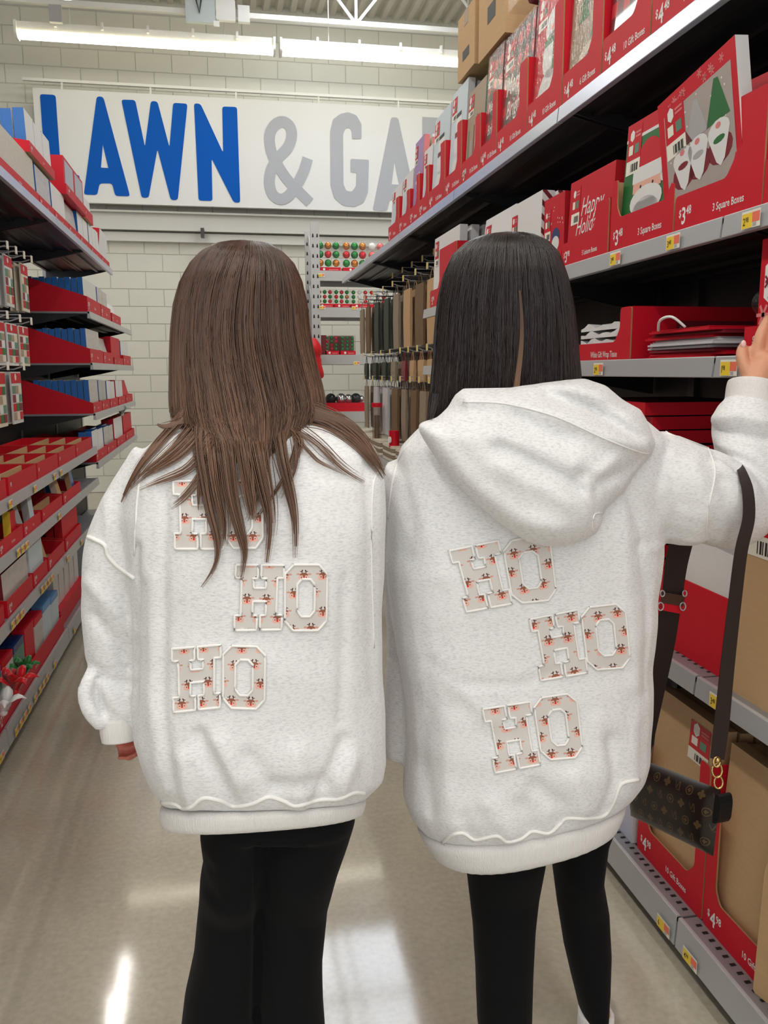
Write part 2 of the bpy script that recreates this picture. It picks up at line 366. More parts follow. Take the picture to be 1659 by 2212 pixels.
MB().box((-.1, -.01, SZ1-SZ0+.07), (5.5, .03, SZ1-SZ0+.1), JOIST).build('hanging_rail', sg)
for k in range(6): MB().box((.3+k*.95, 0, SZ1-SZ0), (.32+k*.95, .02, SZ1-SZ0+.08), JOIST).build('hanger', sg)
# ledge of painted steel girts below the sign
GIRT = M('girt_paint', (214, 213, 206), .5, var=.03)
tb = struct(MB().box((-9, WALL_Y-.16, 3.1), (10, WALL_Y, 3.3), GIRT).build('trim_1'))
struct(MB().box((-9, WALL_Y-.22, 3.285), (10, WALL_Y-.001, 3.305), GIRT).build('trim_2', tb)); struct(MB().box((-9, WALL_Y-.1, 2.98), (10, WALL_Y-.001, 3.08), GIRT).build('trim_3', tb))
tagp(MB().box((-.02, -.06, -.1), (.02, .06, .0), DARK).build('bracket', loc=on(1, WALL_Y-.22, 437, 494)), 'small dark metal bracket under the painted ledge on the wall', 'bracket')
# ------------------------------------------------------------------ store shelving
XR, XL = 1.05, -.84
tagc = [0]
def price_tag(parent, pos, face, txt=('3', '48'), w=.062, h=.034, root=None, tilt=0):
    """yellow and coral shelf label; face -1 looks to -x, +1 looks to +x"""
    b = MB(); b.rect(0, 0, w, h, TAGW, 0); b.rect(.002, .001, w*.58, h*.86, YEL, -.0004); b.rect(w*.58, h*.3, w-.002, h*.86, ORANGE, -.0004); b.rect(w*.62, .002, w*.8, h*.26, GREYB, -.0004)
    if txt: x = b.text(txt[0], w*.1, h*.2, h*.62, INK, -.0008, .005, .75); b.text(txt[1], x+.001, h*.36, h*.42, INK, -.0008, .005, .75)
    o = b.build('price_tag', parent, pos, (0, 0, RIGHT if face < 0 else LEFT)); return o
PERF = M('perforation', (16, 16, 18), .7)
def shelf_run(root, X, face, z, joints, depth=.45, lip=.042, tags=(), under=DARK, top=STEEL, perf=None, lipmat=STEELP, ribs=True, sink=0):
    """shelf boards between joints; X front edge, face -1 opens to -x (right run)"""
    s = -face; L = root.location; outs = []
    for y0, y1 in zip(joints[:-1], joints[1:]):
        b = MB(); xa, xb = X-L.x, X+s*depth-L.x; lo, hi = min(xa, xb), max(xa, xb); y0_, y1_ = y0+.004-L.y, y1-.004-L.y
        b.box((lo, y0_, z-.012), (hi, y1_, z), top, {'D': under})
        if ribs:
            for k in (.2, .42, .47, .72, .95): xx = xa+s*depth*k; b.box((min(xx, xx+s*.02), y0_, z-.024), (max(xx, xx+s*.02), y1_, z-.012), under)
        for yy in (y0_+.006, y1_-.012):                                  # bracket arms
            b.prism([(xa+s*.03, z-.012), (xa+s*depth, z-.012), (xa+s*depth, z-.11), (xa+s*depth*.6, z-.075), (xa+s*.1, z-.03)], lambda p, q, d: (p, d, q), yy, yy+.006, under)
        o = b.build('shelf', root); outs.append((o, y0, y1))
        rb = MB(); e = .012
        rb.prism(fillet([(xa-s*.001, z+.004), (xa+s*.01, z+.004), (xa+s*.014, z-lip), (xa-s*.006, z-lip)], .002, 2), lambda p, q, d: (p, d, q), y0_, y1_, lipmat)
        rb.build('price_rail', o)
        if perf:
            pb = MB(); y = y0_+.02
            xr = perf if hasattr(perf, '__len__') else (.05, .09)
            while y < y1_-.02:
                for q, xx in enumerate(xr): yy = y+(q % 2)*.014; pb.add([(xa+s*(xx-.007), yy, z+.0008), (xa+s*(xx+.007), yy, z+.0008), (xa+s*(xx+.007), yy+.009, z+.0008), (xa+s*(xx-.007), yy+.009, z+.0008)], [(0, 1, 2, 3)], PERF)
                y += .028
            tagp(pb.build('perforations', o), kind='stuff')
    for y, t in tags:
        for o, y0, y1 in outs:
            if y0 <= y < y1: price_tag(o, (X-L.x+face*.0095, y-L.y, z-lip+.004), face, t)
    return outs
# right run
GR = empty('store_shelving', (1.3, 4.2, 0)); tagp(GR, 'tall grey and black steel shelving run stocked with red gift box displays', 'shelving')
GL = empty('store_shelving', (-1.1, 4.5, 0)); tagp(GL, 'steel shelving run stocked with blue boxes, bows and hanging tags, under the letter L', 'shelving')
def panel(root, x, y0, y1, z0, z1, m, name='back_panel', t=.02): L = root.location; return MB().box((x-L.x, y0-L.y, z0), (x+t-L.x, y1-L.y, z1), m).build(name, root)
JT = [.20, 1.42, 2.64, 3.86, 5.08, 6.30, 7.52]; JS = [.48, 1.70, 2.92, 4.45]
ZT_, Z2, Z3, Z4, ZBASE = 2.252, 1.768, 1.477, .752, .128
LIPB = M('lip_blue_reflection', (190, 196, 216), .25, metal=.3, var=.05)  # bluish reflection on the top shelf lips, put into the base colour
for y0, y1 in zip(JT[:-1], JT[1:]): panel(GR, 1.56, y0+.002, y1-.002, .1, 2.75 if y0 < 5 else 2.3, BLACKP)
for y in JT: MB().box((1.545-1.3, y-.02-4.2, 0), (1.575-1.3, y+.02-4.2, 2.6 if y < 5 else 2.3), DARK).build('upright', GR)
shelf_run(GR, XR, -1, ZT_, JT, .5, lipmat=LIPB)
shelf_run(GR, XR, -1, Z2, JS, .5, tags=[(1.62, ('2', '98')), (1.92, ('3', '48')), (2.22, ('3', '48')), (2.6, ('3', '98'))], under=BLACKP)
shelf_run(GR, XR, -1, Z3, JS, .5, tags=[(1.665, ('1', '98')), (2.30, ('2', '98')), (2.6, ('2', '98'))], under=BLACKP)
shelf_run(GR, XR, -1, Z4, JS, .5, tags=[(1.63, ('3', '48')), (2.2, ('3', '98'))], under=BLACKP, perf=(.05, .075, .1), ribs=False)
shelf_run(GR, XR, -1, ZBASE, [.48, 1.72, 2.94, 4.16, 5.38, 6.6, 7.52], .5, lip=.075, tags=[(1.675, ('4', '98')), (1.80, ('6', '')), (2.18, ('4', '48'))], perf=(.035, .06), ribs=False)
for y in (1.1, 2.3, 3.6, 4.8, 6, 7.2): MB().box((1.12-1.3, y-.02-4.2, 0), (1.5-1.3, y+.02-4.2, .06), BLACKP).build('foot', GR)
# left run
JL = [1.27, 2.49, 3.71, 4.93, 6.1, 7.26]
ZLT, ZLA, ZLB, ZLC, ZLG, ZLD, ZLE, ZLF, ZLBASE = 2.262, 1.845, 1.515, 1.185, .86, .968, .76, .51, .138
for y0, y1 in zip([1.27, 2.49, 3.71, 4.93, 6.1, 7.32], [2.49, 3.71, 4.93, 6.1, 7.32, 8.6]): panel(GL, -1.37, y0+.002, y1-.002, .1, 2.5 if y1 < 7.3 else 2.05, BLACKP)
for y in (1.27, 2.49, 3.71, 4.93, 6.1, 7.32, 8.6): MB().box((-1.375+1.1, y-.02-4.5, 0), (-1.345+1.1, y+.02-4.5, 2.5 if y < 7.4 else 2.1), STEEL).build('upright', GL)
shelf_run(GL, XL, 1, ZLT, JL, .5, lipmat=LIPB)
JF = [5.9, 7.15, 8.55]
for z in (ZLA, ZLB, ZLC, ZLG): shelf_run(GL, XL, 1, z, JF, .5, under=BLACKP)
def many(y0, n, step=.075): return [(y0+k*step, ('1', '98')) for k in range(n)]
JN = [1.9, 3.2, 4.5, 5.88]
shelf_run(GL, XL, 1, ZLD, JN, .5, tags=[(3.45, ('2', '48')), (3.9, ('2', '98')), (4.35, ('3', '98')), (4.52, ('3', '98'))], under=BLACKP)
shelf_run(GL, XL, 1, ZLE, JN, .5, tags=many(3.52, 3)+[(4.4, ('2', '98'))], under=BLACKP)
shelf_run(GL, XL, 1, ZLF, JN, .5, tags=many(3.35, 3)+many(3.9, 4)+[(4.55, ('1', '98')), (5.0, ('1', '98'))], under=BLACKP)
shelf_run(GL, XL, 1, ZLBASE, [1.9, 3.2, 4.5, 5.88, 7.15, 8.55], .5, lip=.075, tags=many(3.05, 1)+many(3.28, 4)+many(3.62, 1)+many(3.72, 3)+[(4.05, ('1', '98')), (4.6, ('1', '98'))], ribs=False)
for y in (2.2, 3.3, 4.5, 5.7, 6.9, 8.1): MB().box((-1.3+1.1, y-.02-4.5, 0), (-.92+1.1, y+.02-4.5, .06), BLACKP).build('foot', GL)
# pale back rack under the sign
RY = 8.9
RK = empty('storage_rack', (1.9, RY+.3, 0)); tagp(RK, 'grey boltless storage rack with punched posts holding ornament packs', 'rack')
RACKM = M('rack_grey', (182, 182, 180), .4, metal=.2, var=.04)
px0 = .965
def post(x, y, name='post'):
    b = MB(); b.box((x-.045-1.9, y-RY-.3, 0), (x+.045-1.9, y+.03-RY-.3, 2.95), RACKM)
    for k in range(14):
        for s in (-.022, .022):
            z = 1.5+k*.1; b.add([(x+s-.009-1.9, y-.0015-RY-.3, z), (x+s+.009-1.9, y-.0015-RY-.3, z), (x+s+.005-1.9, y-.0015-RY-.3, z+.035), (x+s-.005-1.9, y-.0015-RY-.3, z+.035)], [(0, 1, 2, 3)], PERF)
    b.build(name, RK)
post(px0, RY); post(px0, RY+.6); post(3.0, RY); post(3.0, RY+.6)
for k in range(5): MB().tube([(px0-1.9, -.28+.0, .3+k*.52), (px0-1.9, .3, .3+(k+1)*.52)], .012, RACKM, 5).build('brace', RK)
ZR = (2.475, 2.11, 1.63, 1.04)
for z in ZR:
    MB().box((px0+.045-1.9, -.3, z-.1), (3.0-.045-1.9, -.26, z), RACKM).build('beam', RK); MB().box((px0+.045-1.9, .3, z-.1), (3.0-.045-1.9, .34, z), RACKM).build('beam', RK)
    MB().box((px0+.045-1.9, -.26, z-.03), (3.0-.045-1.9, .3, z-.008), STEEL).build('deck', RK)
for u, v, in ((688, 598), (690, 668), (760, 669), (764, 788)):
    p = on(1, RY-.006, u, v); price_tag(RK, (p.x-1.9, p.y-RY-.3, p.z), 0) .rotation_euler = (0, 0, 0)
# ------------------------------------------------------------------ people
DY = 0.0
def S(u, v, Y): return on(1, Y+DY, u, v)
def ev_mesh(mb, mods, name='tmp'):
    o = mb.build(name)
    for t, kw in mods:
        m = o.modifiers.new(t, t)
        for k, v in kw.items(): setattr(m, k, v)
    dg = bpy.context.evaluated_depsgraph_get(); me = bpy.data.meshes.new_from_object(o.evaluated_get(dg)); old = o.data
    bpy.data.objects.remove(o); bpy.data.meshes.remove(old); return me
def fuse(mb, voxel=.006, smooth=6, name='tmp'):
    return ev_mesh(mb, [('REMESH', dict(mode='VOXEL', voxel_size=voxel)), ('SMOOTH', dict(factor=.5, iterations=smooth))], name)
CAMN, FWN, RTN, UPN = [np.array(x) for x in (CAM, FW, RT, UP)]
def pxn(V):
    d = V-CAMN; w = d@FWN; return np.stack([829.5+F_PX*(d@RTN)/w, 1106-F_PX*(d@UPN)/w], 1)
def dist_poly(Pt, line, closed=False):
    line = np.array(line, float); A = line if closed else line[:-1]; B = np.roll(line, -1, 0) if closed else line[1:]; out = np.full(len(Pt), 1e9)
    for a, b in zip(A, B):
        ab = b-a; t = np.clip(((Pt-a)@ab)/(ab@ab+1e-9), 0, 1); out = np.minimum(out, np.hypot(*(Pt-(a+t[:, None]*ab)).T))
    return out
def inside(Pt, poly):
    poly = np.array(poly, float); r = np.zeros(len(Pt), bool); j = len(poly)-1
    for i in range(len(poly)):
        xi, yi = poly[i]; xj, yj = poly[j]
        c = ((yi > Pt[:, 1]) != (yj > Pt[:, 1])) & (Pt[:, 0] < (xj-xi)*(Pt[:, 1]-yi)/(yj-yi+1e-12)+xi); r ^= c; j = i
    return r
def folds(me, strokes, noise=.002, back_only=True):
    """cloth folds: ridges (+) and creases (-) along strokes given in photo pixels, pushed along the outward normal of the back side"""
    n = len(me.vertices); V = np.empty(n*3); me.vertices.foreach_get('co', V); V = V.reshape(-1, 3); Nn = np.empty(n*3); me.vertices.foreach_get('normal', Nn); Nn = Nn.reshape(-1, 3)
    q = pxn(V); face = np.clip(-(Nn*((V-CAMN)/np.linalg.norm(V-CAMN, axis=1)[:, None])).sum(1), 0, 1)
    h = np.zeros(n)
    for line, amp, w in strokes:
        d = dist_poly(q, line); h += amp*np.exp(-(d/w)**2)
    nz = np.zeros(n)
    for k in range(5):
        a = RNG.normal(size=3)*np.array([9, 9, 16])*(1+.6*k); nz += np.sin(V@a+RNG.uniform(0, 6))/(1+.6*k)
    V = V+Nn*((h*face**.5)+noise*nz*.4)[:, None]
    me.vertices.foreach_set('co', V.ravel()); me.update(); return me
def outline_fit(A, B, b):
    """centre x and half width of a body section of half depth b whose outline, seen from the camera, runs through A and B"""
    Yc = (A.y+B.y)/2; kl, kr = A.x/A.y, B.x/B.y; lo, hi = .001, .6
    for _ in range(40):
        a = (lo+hi)/2; w = math.sqrt(a*a+(kl*b)**2)+math.sqrt(a*a+(kr*b)**2)
        if w > (kr-kl)*Yc: hi = a
        else: lo = a
    return ((kl+kr)*Yc+math.sqrt(a*a+(kl*b)**2)-math.sqrt(a*a+(kr*b)**2))/2, a
def ring(pl, pr, Y, b, vn=None, n=28, ex=2.5):
    """horizontal body section through two outline pixels at depth Y, half depth b; vn: photo row where the near side should lie"""
    A, B = S(*pl, Y), S(*pr, Y); cx_, a_ = outline_fit(A, B, b*1.04); c = Vector((cx_, (A.y+B.y)/2, (A.z+B.z)/2)); e = Vector((a_, 0, (B.z-A.z)/2)); zt = 0
    if vn is not None: zt = (S((pl[0]+pr[0])/2, vn, Y-b).z-c.z)
    out = []
    for k in range(n):
        t = 2*math.pi*k/n; cx, sy = math.cos(t), math.sin(t); cx = math.copysign(abs(cx)**(2/ex), cx); sy = math.copysign(abs(sy)**(2/ex), sy)
        p = c+e*cx+Vector((0, b*sy, 0)); p.z += zt*max(0, -sy)-zt*max(0, sy)*.6; out.append(p)
    return out
def cpath(P, m=6):
    P = [Vector(p) for p in P]; out = []
    for i in range(len(P)-1):
        p0, p1, p2, p3 = [P[max(0, min(len(P)-1, i+j))] for j in (-1, 0, 1, 2)]
        for k in range(m):
            t = k/m; out.append(.5*((2*p1)+(p2-p0)*t+(2*p0-5*p1+4*p2-p3)*t*t+(3*p1-p0-3*p2+p3)*t**3))
    out.append(P[-1]); return out
def limb(mb, pts, m, n=14, sub=5):
    """pts: (point, radius)"""
    q = cpath([Vector((*p, r)).to_4d() if False else Vector((p[0], p[1], p[2], r)) for p, r in pts], sub)
    mb.tube([x.to_3d() for x in q], [x.w for x in q], m, n); return mb
def heather():
    m = bpy.data.materials.new('heather_fleece'); m.use_nodes = True; nt = m.node_tree; N = nt.nodes; L = nt.links; b = N['Principled BSDF']
    tc = N.new('ShaderNodeTexCoord')
    def noise(sc, s, d):
        mp = N.new('ShaderNodeMapping'); mp.inputs['Scale'].default_value = sc; L.new(tc.outputs['Object'], mp.inputs[0]); n = N.new('ShaderNodeTexNoise'); n.inputs['Scale'].default_value = s; n.inputs['Detail'].default_value = d; L.new(mp.outputs[0], n.inputs[0]); return n
    a, c = noise((90, 90, 330), 1.6, 5), noise((1, 1, 1), 14, 3)
    r = N.new('ShaderNodeValToRGB'); L.new(a.outputs[0], r.inputs[0]); e = r.color_ramp.elements
    e[0].position = .3; e[0].color = (*lin((186, 186, 190)), 1); e[1].position = .55; e[1].color = (*lin((230, 229, 229)), 1)
    mx = N.new('ShaderNodeMix'); mx.data_type = 'RGBA'; mx.inputs[6].default_value = (*lin((230, 229, 228)), 1); L.new(r.outputs[0], mx.inputs[7])
    mr = N.new('ShaderNodeMapRange'); mr.inputs[3].default_value = .35; mr.inputs[4].default_value = .8; L.new(c.outputs[0], mr.inputs[0]); L.new(mr.outputs[0], mx.inputs[0])
    L.new(mx.outputs[2], b.inputs['Base Color']); b.inputs['Roughness'].default_value = .9; b.inputs['Sheen Weight'].default_value = .2; b.inputs['Specular IOR Level'].default_value = .15
    n3 = noise((1, 1, 1), 420, 2); bp = N.new('ShaderNodeBump'); bp.inputs['Strength'].default_value = .25; bp.inputs['Distance'].default_value = .002; L.new(n3.outputs[0], bp.inputs['Height']); L.new(bp.outputs[0], b.inputs['Normal'])
    return m
HEATH = heather(); RIBM = M('rib_knit', (224, 220, 217), .9, var=.05, scale=60, sheen=.2, spec=.15, stretch=(6, 6, .3), bump=.5, bscale=90)
SEAM = M('seam_thread', (236, 233, 230), .85, var=.03, spec=.15); BLACKC = M('black_jersey', (13, 13, 15), .85, var=.2, scale=20, spec=.12, sheen=.03)
SKIN = M('skin', (206, 148, 116), .5, var=.08, scale=30, bump=.15, bscale=150); SKIN2 = M('skin_rosy', (188, 104, 88), .5, var=.12, scale=60, bump=.2, bscale=150)
NAIL = M('nail', (236, 196, 186), .2); SOCK = M('white_sock', (232, 230, 226), .9, var=.05, scale=80, bump=.4, bscale=200); SHOE = M('white_shoe', (216, 214, 210), .6)
# ---- printed applique cloth: small deer faces drawn with shader maths on the letter's own coordinates
def deer_mat():
    m = bpy.data.materials.new('deer_print_cloth'); m.use_nodes = True; nt = m.node_tree; N = nt.nodes; L = nt.links; bs = N['Principled BSDF']
    def mth(op, a, b=None, c=None):
        n = N.new('ShaderNodeMath'); n.operation = op
        for i, x in enumerate((a, b, c)):
            if x is None: continue
            if isinstance(x, (int, float)): n.inputs[i].default_value = x
            else: L.new(x, n.inputs[i])
        return n.outputs[0]
    uv = N.new('ShaderNodeUVMap'); uv.uv_map = 'print'; sp = N.new('ShaderNodeSeparateXYZ'); L.new(uv.outputs[0], sp.inputs[0])
    X, Y = sp.outputs[0], sp.outputs[1]
    row = mth('FLOOR', Y); wn = N.new('ShaderNodeTexWhiteNoise'); wn.noise_dimensions = '1D'; L.new(row, wn.inputs['W'])
    xs = mth('ADD', X, mth('ADD', mth('MULTIPLY', row, .5), mth('MULTIPLY', wn.outputs[0], .22)))
    ix = mth('FLOOR', xs); w2 = N.new('ShaderNodeTexWhiteNoise'); w2.noise_dimensions = '2D'; cb = N.new('ShaderNodeCombineXYZ'); L.new(ix, cb.inputs[0]); L.new(row, cb.inputs[1]); L.new(cb.outputs[0], w2.inputs['Vector'])
    px_ = mth('SUBTRACT', mth('FRACT', xs), .5); py = mth('ADD', mth('SUBTRACT', mth('FRACT', Y), .54), mth('MULTIPLY', mth('SUBTRACT', w2.outputs[0], .5), .14)); ax_ = mth('ABSOLUTE', px_)
    def ell(x, y, rx, ry, sym=True):
        dx = mth('DIVIDE', mth('SUBTRACT', ax_ if sym else px_, x), rx); dy = mth('DIVIDE', mth('SUBTRACT', py, y), ry)
        return mth('LESS_THAN', mth('ADD', mth('MULTIPLY', dx, dx), mth('MULTIPLY', dy, dy)), 1)
    col = None; layers = [((208, 202, 197), None), ((84, 44, 42), ell(.1, .29, .024, .11)), ((84, 44, 42), ell(.16, .31, .055, .022)), ((84, 44, 42), ell(.07, .36, .022, .05)), ((206, 150, 136), ell(.29, .16, .1, .05)), ((146, 90, 70), ell(0, .1, .21, .14)),
        ((226, 178, 164), ell(.11, -.05, .17, .15)), ((146, 90, 70), ell(0, .08, .06, .13)), ((24, 16, 18), ell(.12, -.01, .028, .03)), ((214, 46, 44), ell(0, -.06, .055, .055))]
    last = None
    for c, f in layers:
        if f is None:
            rgb = N.new('ShaderNodeRGB'); rgb.outputs[0].default_value = (*lin(c), 1); last = rgb.outputs[0]; continue
        mx = N.new('ShaderNodeMix'); mx.data_type = 'RGBA'; L.new(f, mx.inputs[0]); L.new(last, mx.inputs[6]); mx.inputs[7].default_value = (*lin(c), 1); last = mx.outputs[2]
    L.new(last, bs.inputs['Base Color']); bs.inputs['Roughness'].default_value = .75; bs.inputs['Specular IOR Level'].default_value = .2
    return m
DEER = deer_mat()
H_T = [[(0, 0), (.46, 0), (.46, .205), (.365, .21), (.385, .355), (.635, .355), (.645, .21), (.535, .205), (.53, 0), (1, 0), (1, .2), (.87, .2), (.87, .77), (1, .77), (1, 1), (.54, 1), (.54, .775), (.655, .77), (.655, .56), (.375, .56), (.365, .77), (.47, .775), (.47, 1), (0, 1), (0, .77), (.125, .77), (.125, .2), (0, .2)]]
O_T = [[(.2, 0), (.8, 0), (1, .14), (1, .85), (.8, 1), (.2, 1), (0, .85), (0, .14)], [(.4, .22), (.6, .22), (.71, .3), (.71, .7), (.6, .79), (.4, .79), (.29, .7), (.29, .3)]]
def bvh_of(me): return BVHTree.FromPolygons([v.co for v in me.vertices], [tuple(p.vertices) for p in me.polygons])
def drop(bvh, u, v, eps, fallback=None):
    d = ray(u, v).normalized(); h = bvh.ray_cast(CAM, d)
    if h[0] is None: return fallback
    return h[0]-d*eps
def tri_fill(loops, step):
    from mathutils.geometry import delaunay_2d_cdt
    vs, ed = [], []
    for l in loops:
        o = len(vs); dense = []
        for i in range(len(l)):
            a, b = Vector(l[i]), Vector(l[(i+1) % len(l)]); k = max(1, int((b-a).length/step)); dense += [a.lerp(b, j/k) for j in range(k)]
        vs += dense; ed += [(o+i, o+(i+1) % len(dense)) for i in range(len(dense))]
    A = np.array([tuple(x) for x in vs]); lo, hi = A.min(0), A.max(0)
    gx, gy = np.meshgrid(np.arange(lo[0], hi[0], step), np.arange(lo[1], hi[1], step)); G = np.stack([gx.ravel(), gy.ravel()], 1)
    ins = np.zeros(len(G), bool); dd = np.full(len(G), 1e9)
    for l in loops: ins ^= inside(G, l); dd = np.minimum(dd, dist_poly(G, l, True))
    for g in G[ins & (dd > step*.45)]: vs.append(Vector(g))
    r = delaunay_2d_cdt(vs, ed, [], 0, 1e-4); V = np.array([tuple(x) for x in r[0]]); fs = []
    for f in r[2]:
        c = V[list(f)].mean(0)[None]; k = False
        for l in loops: k ^= bool(inside(c, l)[0])
        if k: fs.append(tuple(f))
    return V, fs
def applique(parent, bvh, tmpl, q, nm):
    """q: TL TR BL BR corners in the photo; cloth letter lying on the fleece with a satin stitch edge"""
    TL, TR, BL, BR = [Vector(x) for x in q]
    def f(x, y): return (TL*(1-x)+TR*x)*(1-y)+(BL*(1-x)+BR*x)*y
    loops = [[tuple(f(*p)) for p in l] for l in tmpl]; V, fs = tri_fill(loops, 7); pts = [drop(bvh, u, v, .0022) for u, v in V]
    if any(p is None for p in pts):
        ok = [p for p in pts if p is not None]; pts = [p if p is not None else ok[0] for p in pts]
    c = sum(pts, Vector())/len(pts); me = bpy.data.meshes.new(nm); me.from_pydata([p-c for p in pts], [], fs); me.materials.append(DEER)
    ul = me.uv_layers.new(name='print'); ang = math.atan2(TR.y-TL.y, TR.x-TL.x); ca, sa = math.cos(-ang), math.sin(-ang)
    for lp in me.loops:
        u, v = V[lp.vertex_index]; ul.data[lp.index].uv = ((u*ca-v*sa)/42+TL.y*.013, -(u*sa+v*ca)/39+TL.x*.017)
    me.polygons.foreach_set('use_smooth', [True]*len(fs)); o = mobj(nm, me, parent, c-parent.matrix_world.translation)
    o.location = c-root_loc(parent)
    for l in loops:
        path = []
        for i in range(len(l)):
            a, b = Vector(l[i]), Vector(l[(i+1) % len(l)]); k = max(2, int((b-a).length/6)); path += [a.lerp(b, j/k) for j in range(k)]
        path.append(path[0]); P3 = [drop(bvh, p[0], p[1], .0026) for p in path]; P3 = [p-c for p in P3 if p is not None]
        sb = MB(); sb.tube(P3, .0021, SEAM, 6, cap=False); mobj('stitched_edge', sb.mesh('stitched_edge', True), o)
def root_loc(o):
    t = Vector()
    while o: t += Vector(o.location); o = o.parent
    return t
def seam(parent, bvh, pts, r=.0028, eps=.001, m=None, name='seam'):
    path = cpath([Vector((u, v, 0)) for u, v in pts], 6); P3 = [drop(bvh, p.x, p.y, eps) for p in path]; P3 = [p-root_loc(parent) for p in P3 if p is not None]
    if len(P3) > 2: b = MB(); b.tube(P3, r, m or SEAM, 6); b.build(name, parent, smooth=True)
def into(parent, me, name, mats, smooth=True):
    me.materials.clear()
    for m in mats: me.materials.append(m)
    if smooth: me.polygons.foreach_set('use_smooth', [True]*len(me.polygons))
    t = root_loc(parent); me.transform(Matrix.Translation(-t)); me.name = name; return mobj(name, me, parent)
# ---- hair: thousands of thin strands over a solid under-shape
def hair_mat(name, root, tip, rough=.32):
    m = bpy.data.materials.new(name); m.use_nodes = True; nt = m.node_tree; N = nt.nodes; L = nt.links; b = N['Principled BSDF']
    at = N.new('ShaderNodeAttribute'); at.attribute_name = 'strand'; sp = N.new('ShaderNodeSeparateXYZ'); L.new(at.outputs['Vector'], sp.inputs[0])
    r = N.new('ShaderNodeValToRGB'); L.new(sp.outputs[0], r.inputs[0]); e = r.color_ramp.elements; e[0].position = 0; e[0].color = (*lin(root), 1); e[1].position = 1; e[1].color = (*lin(tip), 1)
    hv = N.new('ShaderNodeHueSaturation'); L.new(r.outputs[0], hv.inputs['Color']); mr = N.new('ShaderNodeMapRange'); mr.inputs[3].default_value = .55; mr.inputs[4].default_value = 1.5; L.new(sp.outputs[1], mr.inputs[0]); L.new(mr.outputs[0], hv.inputs['Value'])
    L.new(hv.outputs[0], b.inputs['Base Color']); b.inputs['Roughness'].default_value = rough; b.inputs['Specular IOR Level'].default_value = .5; b.inputs['Anisotropic'].default_value = .6
    return m
def strands_obj(name, parent, ST, m):
    """ST: list of (points, r0, tipscale, shade, t0, t1)"""
    V, Fc, A = [], [], []; t_ = root_loc(parent)
    for P_, r0, tipf, sh, t0, t1 in ST:
        k = len(P_); o = len(V); P_ = [Vector(p)-t_ for p in P_]
        for i in range(k):
            t = (P_[min(i+1, k-1)]-P_[max(i-1, 0)]).normalized(); e1 = t.cross(FW)
            e1 = e1.normalized() if e1.length > 1e-5 else Vector((1, 0, 0)); e2 = e1.cross(t); f = i/(k-1); rr = r0*(1-(1-tipf)*max(0, (f-.55)/.45)**1.5)
            for b in range(3):
                a = 2*math.pi*b/3+.5; V.append(tuple(P_[i]+e1*math.cos(a)*rr+e2*math.sin(a)*rr)); A.append((t0+(t1-t0)*f, sh, 0))
        for i in range(k-1):
            for b in range(3):
                c = (b+1) % 3; Fc.append((o+i*3+b, o+i*3+c, o+i*3+3+c, o+i*3+3+b))
    me = bpy.data.meshes.new(name); me.from_pydata(V, [], Fc); me.materials.append(m); at = me.attributes.new('strand', 'FLOAT_VECTOR', 'POINT'); at.data.foreach_set('vector', np.array(A, 'f').ravel())
    me.polygons.foreach_set('use_smooth', [True]*len(Fc)); me.update(); return mobj(name, me, parent)
def interp(rows, v):
    for a, b in zip(rows[:-1], rows[1:]):
        if v <= b[0]: t = max(0, (v-a[0])/(b[0]-a[0])); return [x+(y-x)*t for x, y in zip(a[1:], b[1:])]
    return list(rows[-1][1:])
def hair_shell(rows, Yc, bd):
    b = MB(); RG = []
    for v, ul, ur, dep, dy in rows:
        A, B = S(ul, v, Yc+dy), S(ur, v, Yc+dy); cx_, a_ = outline_fit(A, B, dep); c = Vector((cx_, A.y, (A.z+B.z)/2))
        RG.append([c+Vector((a_*.93*math.cos(2*math.pi*k/24), dep*.9*math.sin(2*math.pi*k/24), -.006)) for k in range(24)])
    b.rings(RG, INK); return b
def head_strands(rows, Yc, n, vend, crown, shade, sweep=.0):
    out = []; v0 = rows[0][0]; fit = []
    for v, ul, ur, dep, dy in rows:
        A, B = S(ul, v, Yc+dy), S(ur, v, Yc+dy); cx_, a_ = outline_fit(A, B, dep); fit.append((v, cx_, a_, dep, A.y, (A.z+B.z)/2))
    for _ in range(n):
        s = math.sin(random.uniform(-1.65, 1.65)); ve = vend(s)+random.gauss(0, 10); lay = random.uniform(.955, 1.02); ph = random.uniform(0, 6.28); am = random.gauss(0, .014); P_ = []; clump = random.gauss(0, .012); kk = 15
        dip = random.uniform(0, 14)
        for i in range(kk+1):
            f = i/kk; v = v0+dip*(1-f)+(ve-v0-dip*(1-f))*(f**1.35); cx_, a_, dep, yy_, zz_ = interp(fit, v)
            sw = s-sweep*math.sin(math.pi*f)*math.exp(-(s/.55)**2)+clump*f+am*math.sin(ph+3*f)*f*3; sw = max(-1.03, min(1.03, sw))
            P_.append(Vector((cx_+a_*sw*lay, yy_-dep*lay*math.sqrt(max(0, 1-min(1, sw*sw))), zz_)))
        out.append((P_, random.uniform(.0007, .0012), .35, shade(s)+random.gauss(0, .2), 0, random.uniform(.45, .95)))
    return out
